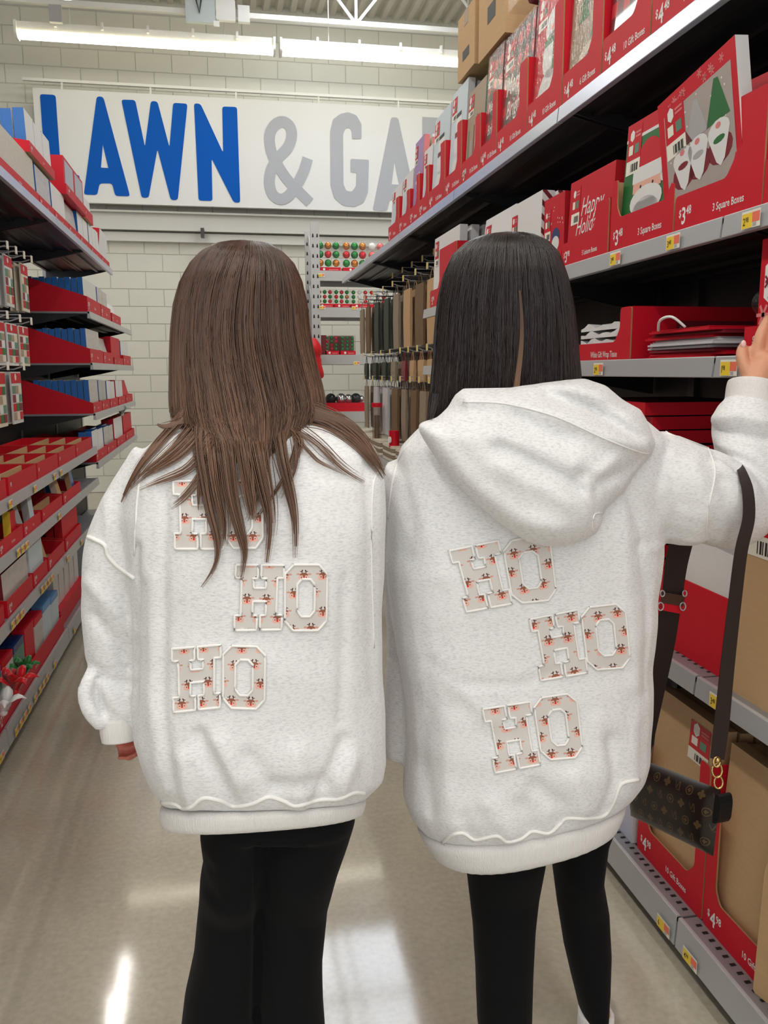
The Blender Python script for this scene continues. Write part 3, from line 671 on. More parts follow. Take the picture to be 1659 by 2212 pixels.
def lock_strands(bvh, pts, n, w0, w1, lift, shade, tips=.25, t0=.55):
    out = []; path = cpath([Vector((u, v, 0)) for u, v in pts], 4); K = len(path)
    for _ in range(n):
        o = random.gauss(0, .5); o2 = random.gauss(0, .35); cut = random.uniform(.72, 1.0); P_ = []; l = lift*random.uniform(.5, 1.5)
        for i in range(K):
            f = i/(K-1)
            if f > cut: break
            d = (path[min(i+1, K-1)]-path[max(i-1, 0)]); d.normalize(); nn = Vector((-d.y, d.x, 0)); w = (w0+(w1-w0)*f)*.95; p = path[i]+nn*(w*(o+o2*math.sin(3*f+o*4)*.5))
            q = drop(bvh, p.x, p.y, .004+l*(1-f*.6), S(p.x, p.y, YHAIR)); P_.append(q)
        for _k in range(2):
            P_ = [P_[0]]+[(P_[i-1]+P_[i]*2+P_[i+1])/4 for i in range(1, len(P_)-1)]+[P_[-1]] if len(P_) > 3 else P_
        if len(P_) > 3: out.append((P_, random.uniform(.0004, .0009), tips, shade+random.gauss(0, .16), t0, 1))
    return out
def hand(mb, wrist, palm_dir, across, size, curl, m, thumb_side=1):
    """palm with four fingers and thumb; curl 0 straight .. 1 fist"""
    d = Vector(palm_dir).normalized(); a = Vector(across).normalized(); nrm = d.cross(a).normalized(); w = Vector(wrist); L_ = size
    limb(mb, [(w-d*.02*L_/.18, .021*L_/.18), (w+d*L_*.2, .025*L_/.18), (w+d*L_*.42, .026*L_/.18)], m, 12)
    for s in (-1, -.33, .33, 1): limb(mb, [(w+d*L_*.06+a*s*L_*.09, .013*L_/.18), (w+d*L_*.44+a*s*L_*.165, .0125*L_/.18)], m, 10)
    for s, ln in ((-1, .4), (-.33, .46), (.33, .43), (1, .34)):
        p = w+d*L_*.44+a*s*L_*.165; q = [(p, .0105*L_/.18)]; ang = 0
        for seg in (.42, .32, .26):
            ang += curl*R(75); dd = d*math.cos(ang)+nrm*math.sin(ang); p = p+dd*L_*ln*seg*1.1; q.append((p, (.0098-.001*len(q))*L_/.18))
        limb(mb, q, m, 10, 3)
    b = w+d*L_*.12+a*thumb_side*-1*L_*.14; limb(mb, [(b, .0135*L_/.18), (b+(d*.6-a*thumb_side*.8)*L_*.2, .012*L_/.18), (b+(d*1.0-a*thumb_side*.75)*L_*.36+nrm*L_*.05, .0095*L_/.18)], m, 10, 4)
    return mb
def head_geo(b, c, m):
    """skull, jaw, nose, ears, lips; the face looks to +y"""
    b.ball(c, (.07, .088, .098), m, 20, 14); b.ball((c.x, c.y+.03, c.z-.065), (.052, .058, .058), m, 16, 10); b.ball((c.x, c.y+.098, c.z-.018), (.012, .016, .022), m, 8, 6)
    for s in (-1, 1): b.ball((c.x+s*.076, c.y, c.z-.02), (.01, .02, .032), m, 8, 8); b.ball((c.x+s*.03, c.y+.083, c.z+.012), (.017, .012, .01), m, 8, 6)
    b.ball((c.x, c.y+.085, c.z-.06), (.022, .01, .009), m, 10, 6)
# ================================================================== person with long brown hair
YL = 1.45; DY = -.09; YHAIR = 1.40
bl = MB(); hc = S(520, 685, 1.475)
head_geo(bl, hc, SKIN)
limb(bl, [(hc+Vector((0, -.01, -.08)), .05), (hc+Vector((0, 0, -.2)), .055)], SKIN)
sh = S(550, 985, YL); hipc = S(590, 1650, YL+.02)
limb(bl, [(sh+Vector((0, 0, .05)), .055), (sh+Vector((0, 0, -.08)), .11), (sh+Vector((0, 0, -.28)), .095), (hipc+Vector((0, 0, .1)), .1), (hipc, .1)], SKIN, 16)
for s in (-1, 1): limb(bl, [(sh+Vector((0, 0, 0)), .06), (sh+Vector((s*.12, 0, -.005)), .05)], SKIN)
lw = S(262, 1572, 1.465)
limb(bl, [(sh+Vector((-.13, 0, -.01)), .045), (S(245, 1180, 1.47), .04), (S(236, 1400, 1.49), .036), (lw, .024)], SKIN)
hand(bl, lw, (.1, .75, -.55), (.8, 0, .2), .12, .8, SKIN, -1)
limb(bl, [(sh+Vector((.13, .02, -.01)), .045), (S(725, 1200, 1.57), .04), (S(700, 1400, 1.62), .036), (S(610, 1450, 1.74), .024)], SKIN); hand(bl, S(610, 1450, 1.74), (-1, .4, -.1), (0, .3, 1), .16, .4, SKIN, 1)
footL = []
for s, uu in ((-1, 480), (1, 625)):
    kn = S(uu, 2050, YL+.01); an = Vector((S(uu-8, 2300, YL+.01).x, YL+.01+DY, .09)); limb(bl, [(hipc+Vector((s*.045, 0, -.02)), .06), (kn, .042), (kn*.5+an*.5, .04), (an, .034), (an+Vector((0, 0, -.04)), .036)], SKIN, 14)
    limb(bl, [(an+Vector((0, -.03, -.055)), .03), (an+Vector((0, .08, -.06)), .028), (an+Vector((0, .15, -.068)), .02)], SKIN); footL.append(an)
me = fuse(bl, .005, 4); PL = empty('person', (hipc.x, YL+DY, 0)); tagp(PL, 'person with long brown hair in a white sweatshirt and black flared pants', 'person')
into(PL, me, 'body', [SKIN2])
tb_ = MB()
rows = [((432, 903), (648, 903), .075), ((400, 918), (700, 915), .085), ((345, 938), (768, 935), .1), ((302, 975), (812, 965), .118), ((270, 1040), (829, 1030), .135), ((264, 1110), (830, 1110), .142), ((274, 1200), (828, 1200), .145), ((283, 1300), (826, 1300), .146), ((284, 1400), (826, 1400), .147), ((280, 1500), (827, 1500), .15)]
RG = [ring(a, b, YL, d) for a, b, d in rows]
for a, b, d, vn in (((290, 1590), (828, 1580), .154, 1640), ((306, 1650), (829, 1640), .156, 1685), ((322, 1690), (823, 1680), .152, 1722), ((342, 1722), (802, 1705), .142, 1742), ((350, 1738), (790, 1722), .132, 1752)): RG.append(ring(a, b, YL, d, vn))
tb_.rings(RG, HEATH)
limb(tb_, [(S(345, 1000, 1.46), .05), (S(288, 1080, 1.46), .044), (S(252, 1170, 1.465), .046), (S(244, 1300, 1.475), .048), (S(245, 1420, 1.485), .047), (S(254, 1500, 1.48), .043), (S(262, 1565, 1.47), .034)], HEATH, 18)
limb(tb_, [(S(224, 1436, 1.47), .024), (S(198, 1472, 1.455), .019), (S(186, 1502, 1.45), .016), (S(200, 1536, 1.45), .017), (S(226, 1562, 1.455), .018)], HEATH, 12)
limb(tb_, [(S(760, 1000, 1.5), .055), (S(735, 1130, 1.54), .055), (S(720, 1250, 1.58), .052), (S(700, 1400, 1.62), .05), (S(640, 1440, 1.7), .042)], HEATH, 16)
me = fuse(tb_, .006, 5)
FL = [([(356, 1060), (352, 1300), (350, 1520), (368, 1690)], -.006, 12), ([(330, 1250), (325, 1500), (345, 1660)], .004, 14), ([(300, 1180), (292, 1350), (288, 1550)], -.010, 9),
      ([(430, 1590), (462, 1660), (500, 1742)], -.013, 16), ([(470, 1600), (520, 1690)], .009, 20), ([(395, 1640), (410, 1735)], .010, 18), ([(540, 1640), (590, 1712)], -.008, 22), ([(600, 1700), (690, 1690), (720, 1720)], -.009, 18), ([(640, 1630), (650, 1738)], .009, 24), ([(742, 1600), (705, 1690), (680, 1735)], -.008, 14), ([(760, 1640), (735, 1720)], .009, 16),
      ([(745, 1250), (742, 1420), (735, 1560)], -.004, 12), ([(795, 1000), (800, 1250), (806, 1500)], -.006, 12), ([(330, 1010), (300, 1120), (305, 1230)], .005, 20), ([(230, 1080), (238, 1180), (285, 1260)], .004, 12),
      ([(200, 1330), (250, 1390), (280, 1440)], -.008, 12), ([(195, 1260), (240, 1310), (285, 1370)], .007, 16), ([(190, 1440), (230, 1470), (280, 1480)], -.008, 12), ([(225, 1480), (255, 1530), (280, 1545)], .006, 14), ([(440, 1060), (560, 1090), (640, 1060)], -.003, 30), ([(560, 1440), (700, 1470)], .003, 40), ([(212, 1470), (208, 1500), (224, 1540)], -.014, 8)]
folds(me, FL, .003); bvhL = bvh_of(me); swL = into(PL, me, 'sweatshirt', [HEATH])
hb = MB(); RG = [ring(a, b, YL, d, vn, 48) for a, b, d, vn in (((352, 1730), (788, 1712), .128, 1748), ((344, 1745), (790, 1724), .136, 1762), ((345, 1765), (787, 1738), .136, 1780), ((350, 1785), (783, 1752), .132, 1798), ((356, 1788), (778, 1756), .128, 1800))]
hb.rings(RG, RIBM); me = ev_mesh(hb, [('SUBSURF', dict(levels=1))]); bvh_h = bvh_of(me); into(swL, me, 'hem_band', [RIBM])
seam(swL, bvhL, [(350, 1734), (376, 1736), (396, 1746), (414, 1742), (440, 1724), (476, 1730), (506, 1742), (545, 1736), (580, 1722), (612, 1730), (640, 1741), (690, 1728), (730, 1726), (764, 1713), (788, 1714)], .0035)
seam(swL, bvhL, [(190, 1160), (205, 1166), (226, 1178), (233, 1200), (252, 1222), (290, 1250)], .0034); seam(swL, bvhL, [(312, 985), (296, 1080), (290, 1200)], .0016)
seam(swL, bvhL, [(826, 1010), (806, 1050), (803, 1200), (808, 1400)], .0014)
cf = MB(); limb(cf, [(S(256, 1545, 1.467), .032), (S(260, 1575, 1.465), .033), (S(262, 1598, 1.462), .031)], RIBM, 20); cf.build('cuff', swL, Vector()-root_loc(swL), smooth=True)
for q, t in ((((374, 1039), (482, 1039), (378, 1186), (482, 1186)), H_T), (((488, 1038), (566, 1038), (489, 1184), (568, 1184)), O_T), (((510, 1220), (614, 1221), (506, 1362), (608, 1360)), H_T), (((616, 1220), (707, 1220), (615, 1362), (705, 1362)), O_T), (((371, 1402), (477, 1393), (375, 1539), (475, 1528)), H_T), (((482, 1395), (573, 1397), (482, 1529), (571, 1532)), O_T)):
    applique(swL, bvhL, t, q, 'letter_h' if t is H_T else 'letter_o')
pb = MB()
for rws in ([(1760, 440, 590), (1800, 432, 578), (1860, 440, 572), (1900, 432, 568), (1950, 430, 564), (2060, 418, 558), (2150, 398, 555), (2280, 384, 552), (2395, 382, 550)], [(1750, 560, 768), (1800, 562, 752), (1860, 566, 730), (1950, 560, 708), (2060, 557, 698), (2150, 556, 699), (2280, 556, 706), (2395, 558, 712)]):
    pb.rings([ring((ul, v), (ur, v), YL+.01, .075 if v > 1900 else .1, None, 24, 2.2) for v, ul, ur in rws], BLACKC)
pb.rings([ring((438, 1760), (765, 1748), YL+.01, .12), ring((440, 1640), (745, 1640), YL+.01, .11)], BLACKC)
me = fuse(pb, .007, 4); folds(me, [([(556, 1830), (556, 2000), (553, 2200)], -.01, 10), ([(432, 1850), (455, 1880)], -.006, 10), ([(430, 1900), (470, 1950)], -.005, 12)], .0015); into(PL, me, 'flared_pants', [BLACKC])
for an in footL:
    b = MB(); limb(b, [(an+Vector((0, -.055, -.05)), .034), (an+Vector((0, .03, -.045)), .042), (an+Vector((0, .11, -.055)), .035), (an+Vector((0, .18, -.062)), .026)], SHOE); me = fuse(b, .006, 4); into(PL, me, 'shoe', [SHOE])
HAIRL = hair_mat('brown_hair', (56, 32, 22), (132, 98, 76), .34); HSL = hair_mat('brown_hair_under', (40, 26, 19), (56, 38, 29), .6)
rL = [(524, 500, 548, .02, -.0), (532, 462, 588, .06, 0), (548, 434, 612, .085, 0), (572, 412, 634, .103, 0), (610, 393, 650, .116, 0), (660, 380, 660, .12, 0), (720, 374, 665, .12, 0), (780, 372, 676, .116, 0), (830, 372, 690, .112, -.004), (880, 372, 700, .11, -.012), (910, 378, 690, .108, -.02), (960, 420, 655, .09, -.055), (1010, 440, 640, .07, -.075), (1060, 450, 630, .06, -.085)]
YHL = 1.475; sh_ = hair_shell(rL[:11], YHL, 0); me = fuse(sh_, .007, 3); hs = into(PL, me, 'hair', [HSL])
def shL(s): return .44+.17*math.sin(s*23+2)+.12*math.sin(s*47)+.10*math.sin(s*7+1)+.14*math.exp(-((s+.25)/.25)**2)-.10*math.exp(-((s-.45)/.3)**2)+.1*math.exp(-((s+.9)/.2)**2)
ST = head_strands(rL, YHL, 3400, lambda s: 900+150*max(0, 1-abs(s*1.25)**2)-10*abs(s)+random.uniform(-25, 25), None, shL, .26)
strands_obj('hair_strands', hs, ST, HAIRL)
LK = [([(440, 850), (428, 950), (440, 1030), (452, 1100), (470, 1170), (464, 1225), (428, 1278)], 90, 16, 3, .012, .42), ([(470, 860), (488, 960), (500, 1070), (520, 1150), (530, 1200), (517, 1265)], 130, 20, 4, .014, .4), ([(450, 850), (458, 960), (470, 1060), (484, 1130), (480, 1190)], 120, 22, 6, .012, .5),
      ([(540, 860), (552, 960), (572, 1060), (584, 1130), (574, 1235)], 150, 24, 5, .016, .38), ([(590, 870), (606, 980), (626, 1060), (638, 1130), (637, 1222)], 100, 18, 3, .012, .36), ([(510, 860), (524, 980), (540, 1080), (548, 1130)], 110, 24, 8, .014, .45), ([(575, 870), (575, 980), (560, 1060), (530, 1140)], 50, 14, 5, .012, .42), ([(650, 900), (630, 1000), (590, 1070), (540, 1135)], 45, 8, 4, .01, .35), ([(620, 880), (640, 960), (636, 1020), (600, 1090)], 40, 10, 4, .01, .4), ([(480, 870), (440, 980), (430, 1060), (432, 1110)], 40, 10, 3, .008, .55),
      ([(420, 870), (372, 925), (318, 985), (282, 1040), (258, 1095)], 110, 16, 2, .010, .6), ([(440, 890), (385, 960), (320, 1015), (272, 1062)], 70, 22, 4, .009, .65), ([(445, 920), (400, 975), (345, 1010), (300, 1032)], 50, 18, 6, .008, .65), ([(455, 950), (410, 1010), (350, 1036), (290, 1062)], 36, 14, 5, .007, .65), ([(430, 900), (380, 915), (350, 920), (338, 914)], 60, 14, 3, .012, .5), ([(470, 960), (430, 1030), (395, 1075), (360, 1098)], 26, 10, 6, .007, .6),
      ([(650, 880), (720, 900), (780, 945), (815, 995), (836, 1034)], 120, 22, 3, .012, .42), ([(640, 895), (705, 910), (770, 955), (810, 1005), (832, 1040)], 80, 18, 4, .01, .42), ([(630, 920), (690, 960), (740, 1010), (800, 1045)], 24, 16, 10, .008, .5), ([(640, 940), (680, 985), (700, 1000), (760, 1030)], 18, 10, 8, .007, .5), ([(600, 900), (645, 940), (648, 975), (620, 1030)], 30, 10, 4, .009, .5), ([(660, 880), (700, 892), (760, 915), (800, 960)], 60, 12, 4, .014, .4)]
def halo(bvh, a): return a
ST = []
for l in LK: ST += lock_strands(bvhL, l[0], int(l[1]*.55), *l[2:])
strands_obj('hair_locks', hs, ST, HAIRL)
# ================================================================== person with dark hair and hood
YR = 1.38; DY = .08; YHAIR = 1.27
br = MB(); hc = S(1092, 672, 1.415); head_geo(br, hc, SKIN); limb(br, [(hc+Vector((0, -.01, -.08)), .05), (hc+Vector((.02, 0, -.2)), .055)], SKIN)
sh = S(1140, 1000, YR); hipc = S(1160, 1640, YR+.02)
limb(br, [(sh+Vector((0, 0, .05)), .055), (sh+Vector((0, 0, -.08)), .105), (sh+Vector((0, 0, -.26)), .09), (hipc+Vector((0, 0, .1)), .1), (hipc, .1)], SKIN, 16)
for s in (-1, 1): limb(br, [(sh, .06), (sh+Vector((s*.12, 0, -.0)), .05)], SKIN)
limb(br, [(sh+Vector((-.13, .03, -.02)), .045), (S(892, 1230, 1.45), .04), (S(886, 1450, 1.46), .034), (S(868, 1560, 1.46), .022)], SKIN); hand(br, S(867, 1560, 1.46), (0, .1, -1), (.2, .9, 0), .085, .9, SKIN, 1)
elb = S(1585, 1105, 1.36); wr = S(1622, 842, 1.43)
limb(br, [(sh+Vector((.13, 0, 0)), .05), (S(1500, 1060, 1.37), .042), (elb, .036), (elb.lerp(wr, .5), .034), (wr, .026)], SKIN)
# right hand closing on the red box: palm, four fingers, thumb
k1 = [(1634, 770), (1656, 764), (1678, 768), (1698, 778)]
limb(br, [(wr, .0255), (S(1640, 800, 1.44), .027), (S(1656, 778, 1.447), .026)], SKIN, 12)
for (u, v), tip in zip(k1, (((1644, 722), (1662, 684)), ((1668, 712), (1684, 668)), ((1690, 716), (1704, 674)), ((1712, 734), (1724, 700)))):
    limb(br, [(S(1634+(u-1634)*.45, 822, 1.435), .013), (S(u, v, 1.448), .013), (S(*tip[0], 1.452), .0115), (S(*tip[1], 1.462), .009)], SKIN, 10)
limb(br, [(S(1620, 815, 1.435), .015), (S(1606, 786, 1.445), .013), (S(1602, 762, 1.455), .0115), (S(1606, 744, 1.462), .0085)], SKIN, 10)
footR = []
for s, uu, ud, YY in ((-1, 1092, 1090, YR), (1, 1262, 1284, YR+.05)):
    kn = S(uu, 2000, YY); an = Vector((S(ud, 2280, YY).x, YY+DY, .09)); limb(br, [(hipc+Vector((s*.05, 0, -.02)), .055), (S(1088 if s < 0 else 1246, 1830, YY), .045), (kn, .036), (kn*.55+an*.45, .034), (an, .03), (an+Vector((0, 0, -.04)), .034)], SKIN, 14)
    fd = Vector((an.x, an.y, 0)).normalized(); limb(br, [(an-fd*.03+Vector((0, 0, -.055)), .022), (an+fd*.08+Vector((0, 0, -.06)), .018), (an+fd*.13+Vector((0, 0, -.068)), .014)], SKIN); footR.append(an)
me = fuse(br, .004, 4); PR = empty('person', (hipc.x, YR+DY, 0)); tagp(PR, 'person with dark straight hair in a white hoodie reaching to the shelf', 'person')
bodyR = into(PR, me, 'body', [SKIN])
nb_ = MB(); p = S(1606, 743, 1.451); nb_.ball((p.x, p.y, p.z), (.006, .003, .0075), NAIL, 8, 6); nb_.build('thumbnail', bodyR, Vector()-root_loc(bodyR), smooth=True)
tb_ = MB()
rows = [((1000, 862), (1240, 850), .08), ((915, 918), (1390, 905), .105), ((866, 968), (1440, 945), .125), ((845, 1030), (1440, 1010), .138), ((838, 1120), (1432, 1100), .145), ((836, 1220), (1425, 1195), .148), ((844, 1330), (1414, 1295), .15), ((862, 1440), (1408, 1395), .152), ((878, 1540), (1405, 1490), .155)]
RG = [ring(a, b, YR, d) for a, b, d in rows]
for a, b, d, vn in (((882, 1620), (1402, 1560), .158, 1660), ((874, 1690), (1395, 1620), .16, 1730), ((872, 1735), (1384, 1660), .158, 1768), ((886, 1772), (1364, 1690), .15, 1798), ((906, 1796), (1346, 1706), .138, 1815)): RG.append(ring(a, b, YR, d, vn))
tb_.rings(RG, HEATH)
limb(tb_, [(S(900, 1010, 1.4), .06), (S(890, 1100, 1.42), .058), (S(890, 1240, 1.44), .054), (S(888, 1400, 1.46), .05), (S(878, 1520, 1.46), .045), (S(866, 1640, 1.45), .032)], HEATH, 16)
limb(tb_, [(S(1390, 1040, 1.37), .1), (S(1465, 1065, 1.36), .098), (S(1530, 1075, 1.355), .088), (S(1580, 1100, 1.36), .078), (S(1612, 1085, 1.375), .07)], HEATH, 20)
limb(tb_, [(S(1600, 1115, 1.365), .07), (S(1620, 1040, 1.385), .066), (S(1616, 960, 1.405), .062), (S(1610, 912, 1.415), .061), (S(1618, 880, 1.425), .05), (S(1622, 850, 1.43), .044)], HEATH, 20)
me = fuse(tb_, .006, 5)
FR = [([(1385, 1180), (1400, 1300), (1402, 1500)], -.008, 12), ([(1345, 1120), (1358, 1300), (1372, 1480)], .006, 18), ([(1430, 1215), (1395, 1160), (1360, 1060)], -.008, 14), ([(1450, 1010), (1470, 1090), (1440, 1190)], -.007, 14), ([(1500, 1000), (1530, 1090), (1500, 1180)], .006, 18), ([(1560, 1040), (1585, 1110), (1580, 1180)], -.007, 12),
      ([(1545, 975), (1590, 1000), (1620, 1060)], -.014, 10), ([(1555, 1000), (1600, 1040), (1612, 1120)], .008, 10), ([(1540, 930), (1600, 935), (1660, 950)], -.012, 10), ([(1545, 905), (1600, 900), (1660, 915)], .010, 12), ([(1560, 965), (1620, 985), (1660, 1010)], .007, 12), ([(1400, 1190), (1500, 1170), (1580, 1170)], .005, 12),
      ([(860, 1010), (890, 1100), (880, 1200)], -.006, 16), ([(880, 1050), (930, 1140), (950, 1240)], .004, 24), ([(950, 1440), (1020, 1510), (1060, 1560)], .004, 18), ([(930, 1430), (1000, 1480), (1130, 1480), (1200, 1450)], -.004, 14), ([(975, 1560), (965, 1680), (985, 1780)], .006, 24), ([(920, 1540), (915, 1650), (930, 1760)], -.006, 16),
      ([(1160, 1700), (1210, 1740), (1215, 1775)], -.010, 20), ([(1240, 1680), (1260, 1750)], .010, 22), ([(1060, 1740), (1100, 1800)], .009, 24), ([(1130, 1740), (1150, 1795)], -.007, 18), ([(1000, 1770), (1010, 1800)], -.007, 16), ([(1320, 1600), (1330, 1680), (1310, 1750)], -.009, 14), ([(1290, 1560), (1300, 1680)], .006, 20), ([(1370, 1560), (1365, 1680)], .006, 14)]
folds(me, FR, .003); bvhR = bvh_of(me); hoR = into(PR, me, 'hoodie', [HEATH])
hb = MB(); RG = [ring(a, b, YR, d, vn, 48) for a, b, d, vn in (((902, 1785), (1346, 1700), .136, 1808), ((900, 1800), (1348, 1712), .142, 1826), ((912, 1822), (1342, 1732), .142, 1850), ((928, 1845), (1330, 1752), .138, 1876), ((936, 1850), (1324, 1757), .132, 1882))]
hb.rings(RG, RIBM); me = ev_mesh(hb, [('SUBSURF', dict(levels=1))]); into(hoR, me, 'hem_band', [RIBM])
seam(hoR, bvhR, [(902, 1812), (930, 1824), (952, 1822), (975, 1804), (1000, 1800), (1025, 1814), (1050, 1810), (1075, 1806), (1095, 1818), (1125, 1812), (1150, 1796), (1185, 1800), (1210, 1780), (1225, 1768), (1270, 1768), (1305, 1762), (1325, 1735), (1338, 1700), (1350, 1690), (1380, 1684)], .0035)
seam(hoR, bvhR, [(1385, 900), (1420, 915), (1450, 940), (1500, 948), (1530, 968)], .002); seam(hoR, bvhR, [(1530, 968), (1545, 1020), (1530, 1100), (1525, 1180)], .0016); seam(hoR, bvhR, [(900, 940), (868, 980), (850, 1030), (838, 1120)], .0022)
cf = MB(); limb(cf, [(S(1616, 895, 1.42), .05), (S(1620, 868, 1.427), .0475), (S(1622, 836, 1.433), .0455), (S(1623, 826, 1.435), .043)], RIBM, 28); me = ev_mesh(cf, [('SUBSURF', dict(levels=1))]); into(hoR, me, 'cuff', [RIBM])
for q, t in ((((970.5, 1190), (1076, 1168), (1008, 1322), (1106, 1304)), H_T), (((1085, 1172), (1186, 1151), (1109, 1304), (1203, 1295)), O_T), (((1144.6, 1338), (1248, 1317), (1169, 1470), (1269, 1453)), H_T), (((1254, 1314), (1349, 1303), (1271, 1448), (1363, 1441)), O_T), (((1042.6, 1532), (1145, 1516), (1070, 1669.5), (1167, 1651.5)), H_T), (((1151, 1510), (1243.6, 1496), (1171.5, 1642), (1260, 1635)), O_T)):
    applique(hoR, bvhR, t, q, 'letter_h' if t is H_T else 'letter_o')
# hood lying on the back: a soft pouch with an open rolled rim
def pillow(outline, T, D, base, strokes, step=7, back=.03):
    V, fs = tri_fill([outline], step); d = dist_poly(V, outline, True); t = np.clip(d/D, 0, 1); h = T*np.sqrt(np.clip(1-(1-t)**2, 0, 1))
    for line, amp, w in strokes: h += amp*np.exp(-(dist_poly(V, line)/w)**2)*np.clip(d/12, 0, 1)
    b = MB(); n = len(V); fr = [S(u, v, base(u, v)-hh) for (u, v), hh in zip(V, h)]; bk = [S(u, v, base(u, v)+back*min(1, dd/30)) for (u, v), dd in zip(V, d)]
    b.v = [tuple(p) for p in fr+bk]; i = b.mi(HEATH)
    for f in fs: b.f.append(f); b.m.append(i); b.f.append(tuple(n+k for k in reversed(f))); b.m.append(i)
    return b
OUT = [(1000, 838), (1100, 836), (1200, 822), (1262, 816), (1310, 832), (1345, 862), (1385, 884), (1402, 915), (1418, 958), (1408, 985), (1375, 1020), (1352, 1060), (1325, 1085), (1303, 1108), (1302, 1130), (1290, 1152), (1265, 1168), (1225, 1180), (1180, 1182), (1140, 1172), (1090, 1140), (1030, 1090), (985, 1045), (940, 990), (914, 950), (902, 928), (904, 915), (918, 908), (942, 902), (966, 880), (982, 852)]
HB = [([(1010, 862), (1120, 872), (1230, 905), (1320, 945), (1395, 965)], .016, 16), ([(1180, 850), (1270, 880), (1345, 925), (1398, 962)], -.018, 12), ([(1230, 830), (1310, 860), (1370, 910), (1405, 955)], .012, 14), ([(1120, 905), (1170, 935), (1225, 945)], -.010, 18), ([(1080, 965), (1150, 1000), (1210, 1030), (1255, 1058)], -.016, 13), ([(1060, 935), (1150, 965), (1240, 1000)], .010, 22), ([(1100, 1010), (1190, 1060), (1270, 1100)], .012, 24), ([(1285, 1060), (1290, 1100), (1284, 1140)], -.008, 8), ([(1255, 1030), (1300, 1040), (1350, 1020), (1390, 985)], -.010, 14), ([(1330, 990), (1300, 1020), (1270, 1040)], .008, 14), ([(935, 950), (1020, 1050), (1110, 1120), (1200, 1150)], .010, 26), ([(1000, 930), (1060, 1000), (1130, 1060)], .006, 30), ([(1300, 900), (1250, 870), (1200, 850)], -.006, 8)]
pw = pillow(OUT, .085, 130, lambda u, v: 1.295-.075*max(0, min(1, (v-880)/260)), HB)
me = fuse(pw, .0045, 3); bvhH = bvh_of(me); hd = into(hoR, me, 'hood', [HEATH])
seam(hd, bvhH, [(1000, 868), (1090, 872), (1200, 900), (1300, 945), (1375, 975), (1402, 980)], .0013); seam(hd, bvhH, [(1303, 1108), (1284, 1112), (1280, 1140), (1288, 1160)], .0014)
pb = MB()
for rws, YY in (([(1760, 1010, 1190), (1850, 1002, 1180), (1930, 1012, 1166), (2000, 1020, 1158), (2100, 1026, 1153), (2212, 1030, 1150), (2290, 1042, 1142), (2350, 1052, 1130)], YR), ([(1740, 1175, 1345), (1800, 1180, 1318), (1880, 1190, 1307), (1960, 1202, 1318), (2050, 1216, 1323), (2120, 1231, 1321), (2196, 1247, 1317)], YR+.05)):
    pb.rings([ring((ul, v), (ur, v), YY, .058 if v > 1900 else .08, None, 24, 2.1) for v, ul, ur in rws], BLACKC)
pb.rings([ring((1005, 1760), (1340, 1730), YR+.02, .11), ring((1010, 1640), (1330, 1620), YR+.02, .105)], BLACKC)
me = fuse(pb, .006, 4); into(PR, me, 'leggings', [BLACKC])
for an, (v0, a, b_, c, d_), YY in ((footR[1], (2190, 1250, 1316, 1262, 1306), YR+.05), (footR[0], (2340, 1058, 1128, 1062, 1122), YR)):
    b = MB(); b.rings([ring((a-4, v0), (b_+4, v0), YY, .046, None, 20, 2), ring((a-3, v0+12), (b_+3, v0+12), YY, .046, None, 20, 2), ring((c, v0+60), (d_, v0+60), YY, .04, None, 20, 2), [p for p in ring((c, v0+60), (d_, v0+60), YY, .038, None, 20, 2)]], SOCK); limb(b, [(Vector((an.x, YY+DY, S(a, v0+55, YY).z)), .038), (an, .039), (an+Vector((0, 0, -.035)), .04)], SOCK); me = fuse(b, .004, 3); into(PR, me, 'sock', [SOCK])
    fd = Vector((an.x, an.y, 0)).normalized(); b = MB(); limb(b, [(an-fd*.05+Vector((0, 0, -.05)), .032), (an+fd*.03+Vector((0, 0, -.045)), .036), (an+fd*.11+Vector((0, 0, -.055)), .03), (an+fd*.17+Vector((0, 0, -.062)), .022)], SHOE); me = fuse(b, .006, 4); into(PR, me, 'shoe', [SHOE])
HAIRR = hair_mat('dark_hair', (20, 12, 11), (50, 30, 24), .36); HSR = hair_mat('dark_hair_under', (14, 10, 9), (18, 12, 11), .6)
rR = [(505, 1072, 1122, .02, 0), (512, 1035, 1155, .055, 0), (526, 1004, 1182, .085, 0), (552, 976, 1206, .105, 0), (600, 956, 1224, .118, 0), (660, 945, 1238, .122, 0), (720, 941, 1245, .12, 0), (780, 938, 1250, .116, -.002), (820, 935, 1254, .112, -.008), (860, 931, 1256, .11, -.016), (910, 926, 1256, .11, -.02)]
YHR = 1.415; sh_ = hair_shell(rR[:10], YHR, 0); me = fuse(sh_, .007, 3); hs = into(PR, me, 'hair', [HSR])
def shR(s): return .40+.12*math.sin(s*19)+.08*math.sin(s*41+1)+.3*math.exp(-((s+.12)/.03)**2)+.1*math.exp(-((s-.75)/.2)**2)
def veR(s): return 905-70*max(0, min(1, (s+.98)/.35))-12*max(0, s)+(60 if s < -.9 else 0)*0
ST = head_strands(rR, YHR, 3200, lambda s: veR(s)+random.uniform(-14, 16), None, shR)
ST += lock_strands(bvhH, [(940, 850), (934, 885), (928, 912)], 40, 10, 4, .02, .4, t0=.3)
strands_obj('hair_strands', hs, ST, HAIRR)
fitR = [(v, *outline_fit(S(ul, v, YHR+dy), S(ur, v, YHR+dy), dep), dep, S(ul, v, YHR+dy).y, S(ul, v, YHR+dy).z) for v, ul, ur, dep, dy in rR]
ST = []
